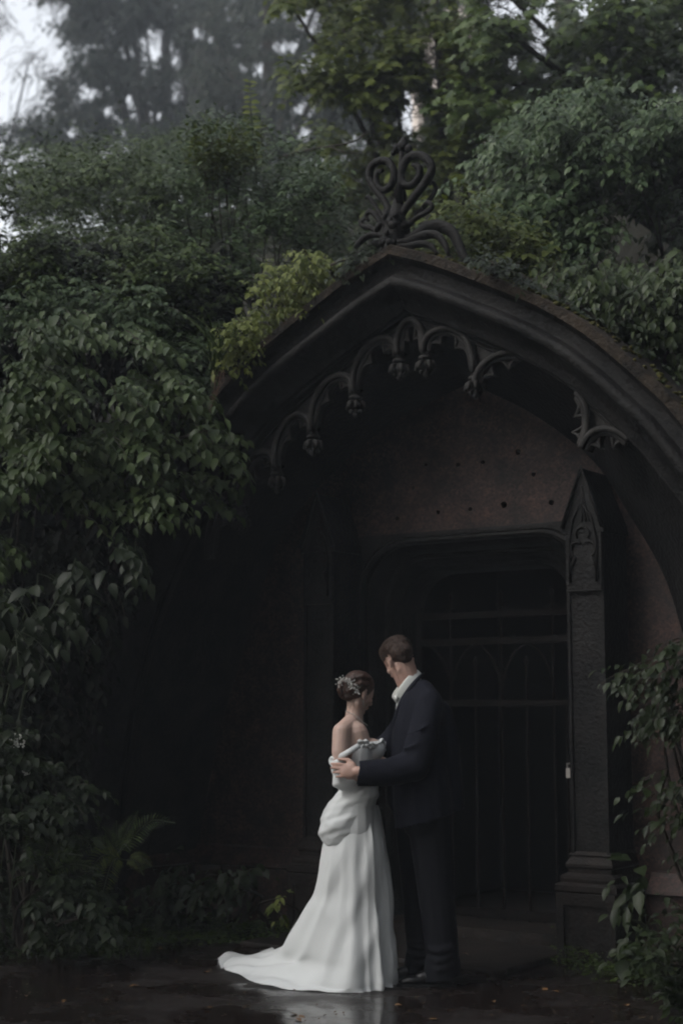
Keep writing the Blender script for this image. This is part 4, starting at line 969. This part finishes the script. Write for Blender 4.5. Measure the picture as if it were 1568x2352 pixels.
# --- right side
mass('elder', 'large elder shrub with wet drooping leaf sprays behind the arch on the right', 'shrub', [(1000, 560), (1030, 450), (1130, 350), (1180, 280), (1300, 210), (1450, 200), (1640, 240), (1640, 640), (1480, 560), (1330, 700), (1200, 640), (1110, 590)],
     10.0, 1.3, 2400, .068, .36, 9, (-.45, -.55, .0), M['lf_grey'], base=(2.6, 11.4, float(hgt(2.6, 11.4))), droop=.75, rt=21, clump=44, jit=.4)
mass('shrub', 'olive undergrowth close behind the finial and right slope of the arch', 'shrub', [(985, 600), (1010, 470), (1100, 480), (1230, 560), (1330, 700), (1240, 690), (1130, 640), (1060, 610)],
     9.2, .8, 520, .06, .26, 7, (-.3, -.5, .2), M['lf_olive'], base=(1.5, 10.6, 3.0), droop=.5, rt=22, clump=16)
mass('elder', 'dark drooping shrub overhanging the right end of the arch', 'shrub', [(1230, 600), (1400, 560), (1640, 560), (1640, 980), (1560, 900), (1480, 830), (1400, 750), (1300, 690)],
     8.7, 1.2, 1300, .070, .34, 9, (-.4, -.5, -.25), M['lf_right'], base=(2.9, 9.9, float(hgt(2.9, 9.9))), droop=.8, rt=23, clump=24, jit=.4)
mass('maple', 'leafy maple whose branches fill the upper right sky', 'tree', [(1020, -60), (1640, -60), (1640, 300), (1400, 260), (1150, 330), (1060, 300)],
     12.5, 2.5, 2300, .10, .42, 7, (-.3, -.5, -.05), M['lf_mid'], base=(4.0, 14.5, float(hgt(4.0, 14.5))), droop=.6, rt=24, clump=60, gaps=True, tpl=LOBED, trunk=.16, stems=14)
mass('maple', 'slender maple with a thin dark trunk behind the finial', 'tree', [(640, -60), (1080, -60), (1090, 330), (1040, 480), (940, 480), (840, 480), (740, 390), (650, 330), (660, 100)],
     13.5, 2.6, 2300, .105, .42, 7, (.0, -.5, -.05), M['lf_olive'], base=(P(1015, 500, 14.5).x, 14.5, float(hgt(1.0, 14.5))), droop=.5, rt=25, clump=56, gaps=True, tpl=LOBED, trunk=.10, stems=12)
mass('spruce', 'tall dark conifer far back on the left, haziest at the top', 'tree', [(120, -80), (560, -80), (600, 200), (560, 400), (60, 430), (120, 200)], 38, 8, 9500, .22, 1.3, 8, (.0, -.3, -.3), M['lf_far'], base=(P(375, 500, 42).x, 42, float(hgt(-5, 42))), droop=.8, rt=26, clump=70, gaps=True, tpl=LEAF4, trunk=.30, stems=16, wid=.8)
mass('spruce', 'dark background tree between the far conifer and the slender maple', 'tree', [(430, -80), (900, -80), (920, 420), (450, 420)], 30, 7, 8000, .16, .9, 8, (.0, -.3, -.3), M['lf_far'], base=(P(610, 500, 34).x, 34, float(hgt(-1.2, 34))), droop=.8, rt=27, clump=50, gaps=True, tpl=LEAF4, trunk=.26, stems=12, wid=.8)
mass('birch', 'thin-crowned tree at the bright misty upper left edge', 'tree', [(-120, -80), (170, -80), (170, 160), (120, 330), (100, 420), (-120, 420)], 36, 8, 2200, .18, 1.0, 7, (.0, -.3, -.3), M['lf_far'], base=(P(-60, 500, 40).x, 40, float(hgt(-8, 40))), droop=.8, rt=28, clump=20, gaps=True, tpl=LEAF4, trunk=.16, stems=8)
mass('beech', 'broad background tree seen through the maples on the right', 'tree', [(860, -80), (1640, -80), (1640, 620), (1000, 620), (900, 420)], 20, 5, 6500, .12, .7, 8, (.0, -.3, -.3), M['lf_dark'], base=(P(1300, 500, 22).x, 22, float(hgt(3.5, 22))), droop=.7, rt=29, clump=60, gaps=True, tpl=LEAF4, trunk=.3, stems=12)
mass('hazel', 'bushy understorey hazel on the skyline behind the left shrubs', 'shrub', [(-120, 350), (100, 330), (400, 320), (700, 360), (880, 420), (880, 620), (-120, 620)], 15, 3, 2400, .085, .5, 8, (.0, -.5, .1), M['lf_mid'], base=(-1.5, 17, float(hgt(-1.5, 17))), droop=.5, rt=30, clump=40, tpl=LEAF4)
# the bank goes on to both sides of the view
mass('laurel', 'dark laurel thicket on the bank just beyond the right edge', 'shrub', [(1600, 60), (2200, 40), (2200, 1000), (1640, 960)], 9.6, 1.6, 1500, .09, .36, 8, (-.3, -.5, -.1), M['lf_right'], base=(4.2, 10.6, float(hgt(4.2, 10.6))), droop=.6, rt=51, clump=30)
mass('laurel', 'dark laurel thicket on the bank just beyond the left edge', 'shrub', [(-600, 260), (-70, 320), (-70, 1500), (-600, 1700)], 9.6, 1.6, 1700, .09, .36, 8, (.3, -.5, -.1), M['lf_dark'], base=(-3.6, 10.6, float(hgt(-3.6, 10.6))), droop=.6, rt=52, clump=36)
# right edge, near
mass('shrub', 'leafy branches entering at the right edge in front of the granite wall', 'shrub', [(1480, 1540), (1520, 1470), (1640, 1400), (1640, 1960), (1540, 1900), (1500, 1800), (1530, 1640)],
     7.25, .4, 110, .06, .26, 7, (-.8, -.2, -.15), M['lf_dim'], base=(2.1, 7.9, 0), droop=.6, rt=31, clump=14)
mass('nettle', 'tall nettle with broad drooping leaves beside the right pedestal', 'plant', [(1440, 2000), (1500, 1990), (1500, 2200), (1430, 2220)], 7.75, .15, 15, .10, .16, 4, (-.3, -.3, .1), M['lf_dim'], base=tuple(G(1465, 2245)), droop=.7, rt=32, stems=5)
mass('undergrowth', 'low leafy weeds in the bottom right corner', 'plant', [(1480, 2200), (1560, 2120), (1640, 2080), (1640, 2400), (1500, 2360), (1530, 2280)], 7.1, .6, 150, .055, .2, 6, (-.3, -.2, .5), M['lf_dim'], base=tuple(G(1560, 2300)), droop=.6, rt=33, stems=8, clump=14)
# left bottom
mass('undergrowth', 'dark mixed bushes at the lower left edge below the bramble', 'shrub', [(-90, 1640), (30, 1660), (110, 1740), (170, 1800), (210, 1880), (190, 2000), (240, 2080), (200, 2140), (-90, 2180)],
     8.6, .7, 420, .065, .28, 7, (.35, -.4, .2), M['lf_dark'], base=(-1.9, 9.2, 0), droop=.6, rt=34, clump=30)
mass('plant', 'leafy young plant against the granite plinth left of the gown', 'plant', [(470, 1985), (560, 1975), (590, 2000), (560, 2060), (480, 2060)], 9.7, .15, 26, .085, .2, 5, (-.1, -.4, .1), M['lf_dim'], base=tuple(G(525, 2130)), droop=.8, rt=35, stems=5)
mass('plant', 'dim leafy plant in the shade of the arch leg, left of the brighter one', 'plant', [(350, 1990), (470, 1975), (470, 2090), (370, 2120)], 9.8, .3, 60, .07, .2, 5, (-.1, -.4, .1), M['lf_dark'], base=tuple(G(420, 2120)), droop=.8, rt=36, stems=6)
mass('seedling', 'small yellow-green seedling next to the left pedestal', 'plant', [(636, 2060), (664, 2055), (664, 2100), (640, 2110)], 9.45, .05, 6, .07, .1, 4, (.0, -.3, .1), M['lf_yellow'], base=tuple(G(652, 2150)), droop=.7, rt=37, stems=2)
# ferns
def frond(mb_pos, base, tip, sag, n=26, wmax=.10, side=None):
    base = Vector(base); tip = Vector(tip); mid = base.lerp(tip, .55)+Vector((0, 0, sag)); path = interp([base, mid, tip], n)
    for i in range(3, n):
        t = (path[min(i+1, n-1)]-path[i-1]).normalized(); u = Vector((0, -.8, .6)); s_ = t.cross(u).normalized()
        L_ = wmax*min(1, (tip-base).length/.36)*math.sin(math.pi*(.12+.88*(i/n)))**.8*(1.05-i/n*.5)
        for k in (1, -1): mb_pos[0].append(path[i][:]); mb_pos[1].append((s_*k+t*.45)[:]); mb_pos[2].append(u[:]); mb_pos[3].append(max(L_, .012))
    return path
def fern(name, label, base, tips, m, wmax=.1):
    root = thing(name, label, 'fern', base[:], 0, 'ferns on the left')
    A = ([], [], [], []); st = MB()
    for (t_, sag) in tips: st.tube(frond(A, base, t_, sag, 26, wmax), .003, 4, False)
    leaves('fronds', A[0], A[1], A[2], A[3], m, root, LEAF4, base, .24); st.build('stalks', M['stem'], root, off=base)
fb = P(268, 1965, 9.3)
fern('fern', 'fern with one long arching frond reaching right over the plinth', fb, [(P(402, 1890, 9.2), .09), (P(318, 1862, 9.25), .02), (P(268, 1885, 9.2), .02), (P(235, 1900, 9.15), .03), (P(205, 1930, 9.1), .03), (P(210, 1960, 9.05), .03), (P(300, 1955, 9.1), .05)], M['lf_mid'])
fb2 = P(290, 1975, 9.15)
fern('fern', 'fern with bowed frond drooping low below the taller fern', fb2, [(P(185, 2050, 8.95), .12), (P(230, 2075, 8.95), .12), (P(330, 2010, 9.0), .04), (P(350, 1990, 9.1), .04)], M['lf_olive'], .11)
fb3 = P(90, 2010, 8.8)
fern('fern', 'fern with stiff fronds among the dark bushes at lower left', fb3, [(P(210, 1920, 8.7), .05), (P(190, 1965, 8.6), .05), (P(130, 1890, 8.7), .04), (P(60, 1880, 8.7), .05), (P(225, 1995, 8.6), .04), (P(250, 1945, 8.8), .05)], M['lf_mid'], .085)
# grasses and ground cover
o = blades('grass', '', [G(rnd.uniform(-60, 350), rnd.uniform(2115, 2200))+Vector((0, 0, 0)) for k in range(1500)], M['lf_mid'], .13, .0028, 3, lean=(0, 0, .4)); tag(o, 'short ragged grass along the left edge of the path', 'grass', kind='stuff')
def cover(name, label, poly, n, leaf, m, rt, h=.1):
    r = random.Random(rt); pos = []; xs = [p_[0] for p_ in poly]; ys = [p_[1] for p_ in poly]
    while len(pos) < n:
        a, b_ = r.uniform(min(xs), max(xs)), r.uniform(min(ys), max(ys))
        if inpoly(a, b_, poly): q = G(a, b_); pos.append((q.x, q.y, .012+h*r.random()**1.5*(.5+.5*math.sin(q.x*9)*math.cos(q.y*7))))
    N = len(pos); A = NR.uniform(0, 6.28, N)
    dr = np.stack([np.cos(A), np.sin(A), NR.uniform(-.2, .5, N)], -1); up = np.stack([NR.uniform(-.4, .4, N), NR.uniform(-.7, .1, N), np.ones(N)], -1)
    o = leaves(name, pos, dr, up, leaf*NR.uniform(.5, 1.2, N), m, None, LEAF8, None, 1.2); tag(o, label, 'ground cover', kind='stuff'); return o
cover('ground_cover', 'low creeping leaves along the foot of the left granite wall', [(330, 2140), (470, 2110), (690, 2115), (690, 2165), (560, 2172), (330, 2180)], 1800, .032, M['lf_mid'], 5, .10)
cover('ground_cover', 'small moss-like weeds around the right pedestal', [(1270, 2165), (1420, 2150), (1520, 2190), (1560, 2260), (1430, 2270), (1330, 2245), (1270, 2220)], 2600, .026, M['lf_mid'], 6, .16)
cover('leaf_litter', 'wet leaf litter and weeds at the lower left', [(-80, 2080), (330, 2100), (330, 2190), (-80, 2230)], 1300, .04, M['lf_dark'], 7, .12)
cover('ground_cover', 'dark ivy covering the ground under the lower left bushes', [(-90, 2040), (200, 2040), (420, 2095), (420, 2150), (-90, 2200)], 1800, .05, M['lf_dark'], 8, .2)
# moss on the coping
mb = MB()
for k in range(240):
    s_ = rnd.uniform(.15, 2.0); sg = 1 if rnd.random() < .7 else -1; z_ = float(np.interp(s_, [p_[0] for p_ in fo], [p_[1] for p_ in fo])); q = loc2w(sg*s_, -.58+rnd.uniform(-.03, .3), z_+.022)
    mb.ell(q, (rnd.uniform(.008, .03), rnd.uniform(.01, .03), rnd.uniform(.005, .016)), None, 6, 4)
tag(mb.build('moss', M['moss'], None, True), 'clumps of moss growing on the coping of the arch', 'moss', kind='stuff')
# ivy over coping (dark vine on slope beside the finial)
mass('ivy', 'dark ivy clinging to the coping left of the finial', 'ivy', [(768, 640), (800, 600), (860, 570), (880, 560), (880, 585), (830, 610), (785, 650)], 9.0, .25, 110, .045, .14, 5, (.1, -.5, .2), M['lf_dark'], base=loc2w(-.45, -.3, 4.0)[:], droop=.6, rt=41, stems=6)
mass('ivy', 'dark ivy clinging to the coping right of the finial', 'ivy', [(1060, 600), (1110, 590), (1200, 640), (1300, 700), (1400, 770), (1500, 850), (1500, 870), (1380, 775), (1250, 690), (1120, 630)], 8.35, .5, 260, .045, .14, 5, (-.1, -.5, .2), M['lf_dark'], base=loc2w(1.0, -.2, 3.72)[:], droop=.6, rt=42, stems=6)
# white umbels
def umbel(px, py, Y, label, r=.045):
    c = P(px, py, Y); root = thing('wild_flower', label, 'flower', c[:], 0, 'white flower heads'); mb_ = MB(); r3 = random.Random(int(px))
    for k in range(46):
        a = r3.uniform(0, 6.28); d_ = r*math.sqrt(r3.random()); mb_.ell(c+Vector((d_*math.cos(a), -.01-.01*r3.random(), d_*math.sin(a)*1.1)), .0055, None, 6, 4)
    mb_.build('flower_head', M['petal'], root, off=c); MB().tube(interp([c+Vector((0, .01, 0)), c+Vector((-.05, .05, -.3)), c+Vector((-.1, .1, -.8))], 8), .004, 4).build('stalk', M['stem'], root, off=c)
umbel(40, 1705, 8.7, 'round white flower head at the left edge above the dark bushes'); umbel(62, 1772, 8.75, 'smaller faded white flower below the round one at left', .02)
# bare branch
mb = MB(); mb.tube(interp([P(640, 365, 12.4), P(700, 346, 12.3), P(760, 336, 12.2), P(810, 326, 12.2), P(850, 300, 12.2)], 12), [.016-.001*k for k in range(12)], 6); mb.tube(interp([P(760, 336, 12.2), P(790, 350, 12.1), P(830, 352, 12.1)], 6), .006, 5)
tag(mb.build('bare_branch', M['bark']), 'thin bare branch crossing above the shrubs left of the finial', 'branch')
# pale house glimpsed through the trees
hb = thing('house', 'pale stone-coloured house wall glimpsed through the maple leaves above the finial', 'house', (2.36, 45, float(hgt(2.36, 45))))
b = MB(); b.box((0, 0, 0), (2.1, 4, 11.5)); b.build('wall', M['house'], hb)
b = MB(); b.add([(-.2, -.2, 11.5), (2.3, -.2, 11.5), (2.3, 4.2, 11.5), (-.2, 4.2, 11.5), (-.2, 2, 12.8), (2.3, 2, 12.8)], [(0, 1, 5, 4), (2, 3, 4, 5), (0, 4, 3), (1, 2, 5), (3, 2, 1, 0)]); b.build('roof', M['bark'], hb)
for z in (3.0, 5.8, 8.8):
    b = MB(); b.box((.8, -.03, z), (1.5, -.003, z+1.2)); fr_ = b.build('window', M['glass'], hb)
    b = MB(); b.box((.74, -.05, z-.08), (1.56, -.004, z-.003)); b.build('sill', M['house'], fr_)
r5 = random.Random(9); pos = []
while len(pos) < 420:
    a, b_ = r5.uniform(-60, 1620), 2155+200*r5.random()**1.7; q = G(a, b_)
    if w2loc(q.x, q.y)[1] < -.66: pos.append((q.x, q.y, .012))
N = len(pos); A = NR.uniform(0, 6.28, N)
o = leaves('debris', pos, np.stack([np.cos(A), np.sin(A), np.zeros(N)], -1), np.tile([0, 0, 1.], (N, 1))+NR.uniform(-.3, .3, (N, 3)), .016*NR.uniform(.4, 1.6, N), mat('debris_brown', (.03, .02, .012), .6, .4, col2=(.09, .06, .03), island=True), None, LEAF8)
tag(o, 'bits of twig and leaf scattered over the wet path', 'debris', kind='stuff')
# fallen leaves on the wet ground
spots = [(145, 2309), (60, 2292), (240, 2303), (150, 2302), (664, 2333), (680, 2344), (985, 2348), (905, 2315), (830, 2280), (1035, 2327), (1130, 2305), (1285, 2285), (1060, 2208), (1250, 2274), (352, 2115), (605, 2090), (545, 2122), (375, 2185), (240, 2193), (1440, 2316), (700, 2345), (1195, 2317), (480, 2238), (470, 2320), (320, 2270)]
lab = ['orange fallen leaf lying alone on the dark path', 'curled tan fallen leaf lying on the wet path']
first = None
for i, (x, y) in enumerate(spots):
    q = G(x, y); z0 = .012 if w2loc(q.x, q.y)[1] < -.62 or abs(w2loc(q.x, q.y)[0]+.2) > .9 else .045
    if first is None:
        first = leaves('fallen_leaf', [(0, 0, 0)], [(1, 0, .05)], [(0, 0, 1)], [.05], M['lf_litter'], None, LEAF8, None, 1.3); o = first
    else: o = first.copy(); COL.objects.link(o)
    o.location = (q.x, q.y, z0); o.rotation_euler = (rnd.uniform(-.2, .2), rnd.uniform(-.2, .2), rnd.uniform(0, 6.28)); sc_ = rnd.uniform(.6, 1.15); o.scale = (sc_, sc_, sc_)
    size_ = 'large' if sc_ > .98 else ('tiny' if sc_ < .75 else 'small')
    desc = ['lone %s tan leaf on the path far left of the train', '%s tan leaf at the bottom left corner of the wet path', '%s tan leaf on the path straight left of the gown', '%s tan leaf touching the lone one far left of the train', '%s leaf on the puddle edge below the train', '%s leaf at the bottom edge below the train',
            '%s leaf at the bottom edge below the man', '%s leaf on the wet path just below the shoes', '%s leaf lying against the front hem of the gown', '%s leaf on the path below the doorstep', '%s leaf between the doorstep and the right bush', '%s leaf by the weeds of the right pedestal',
            '%s leaf on the doorstep behind the man', '%s leaf at the doorstep edge, right of the man', '%s orange leaf among the weeds at the foot of the fern', '%s leaf on the soil under the granite plinth', '%s leaf under the leafy plant by the plinth', '%s leaf at the grass edge left of the train',
            '%s orange leaf on the grass edge at the far left', '%s leaf under the right corner weeds', '%s leaf on the bottom edge below the gown hem', '%s leaf on the open path right of the man', '%s leaf just left of the train tip', '%s leaf below and left of the train tip', '%s leaf between the grass and the train'][i]
    tag(o, desc % size_, 'fallen leaf', 'fallen leaves on the wet ground')

# ------------------------------------------------------------------ unseen beeches added around the view to block sky and sun
def shade_tree(label):
    r = np.random.RandomState(5); N = 5200
    u = unit(r.normal(size=(N, 3))); rad = (.55+.45*r.rand(N))**1.0*(1+.22*np.sin(u[:, 0]*5+u[:, 2]*4))
    pos = u*rad[:, None]*np.array([4.6, 4.6, 6.2])+np.array([0, 0, 8.0])
    root = thing('beech', label, 'tree', (0, 0, 0), 0, 'unseen tall beeches added to shade the clearing')
    leaves('crown', pos, r.normal(size=(N, 3)), r.normal(size=(N, 3)), .85*r.uniform(.5, 1.2, N), M['lf_dark'], root, LEAF4)
    mb_ = MB().tube([(0, 0, -.2), (.1, 0, 4), (-.1, .1, 9), (0, 0, 13)], [.34, .28, .18, .05], 10)
    for k in range(7):
        a = k*2.4; mb_.tube([(0, 0, 3.5+k), (1.2*math.cos(a), 1.2*math.sin(a), 5+k), (3*math.cos(a), 3*math.sin(a), 6.3+k)], [.14, .09, .03], 6)
    mb_.build('trunk', M['bark'], root); return root
SHADE_TREES = [(88, 12.5, 1.0), (112, 13, 1.05), (138, 14, 1.1), (163, 16.5, 1.15), (188, 17, 1.1), (210, 16, 1.05), (64, 13, .95), (290, 14, 1.1), (250, 14.5, .92)]
w0 = None
for az, d_, sc_ in SHADE_TREES:
    side = {88: 'right of the arch', 112: 'to the right of the viewpoint', 138: 'behind the viewpoint on the right', 163: 'behind the viewpoint, nearly straight back', 188: 'straight behind the viewpoint', 210: 'behind the viewpoint on the left', 64: 'right behind the arch', 250: 'left of the viewpoint, shading the gown', 290: 'left of the bank, just outside the view'}[az]
    lb = 'unseen tall beech added to block light, standing '+side
    if w0 is None: w0 = o = shade_tree(lb)
    else:
        o = w0.copy(); COL.objects.link(o)
        for ch in w0.children: c_ = ch.copy(); COL.objects.link(c_); c_.parent = o
    o['label'] = lb; a_ = math.radians(az); x_, y_ = .3+d_*math.sin(a_), 8.4+d_*math.cos(a_)
    o.location = (x_, y_, float(hgt(x_, y_))); o.rotation_euler = (0, 0, az*.7); o.scale = (sc_, sc_, sc_)

# ------------------------------------------------------------------ air
b = MB(); b.box((-39, -14, -1.2), (39, 59, 30)); hz = b.build('haze', None); hz['kind'] = 'stuff'; hz['label'] = 'thin grey mist hanging between the trees'; hz['category'] = 'haze'
m = bpy.data.materials.new('haze'); m.use_nodes = True; n = m.node_tree.nodes
n.remove(n['Principled BSDF']); v = n.new('ShaderNodeVolumePrincipled'); v.inputs['Color'].default_value = (.82, .9, 1, 1); v.inputs['Density'].default_value = .0021
m.node_tree.links.new(v.outputs[0], n['Material Output'].inputs['Volume']); hz.data.materials.append(m)
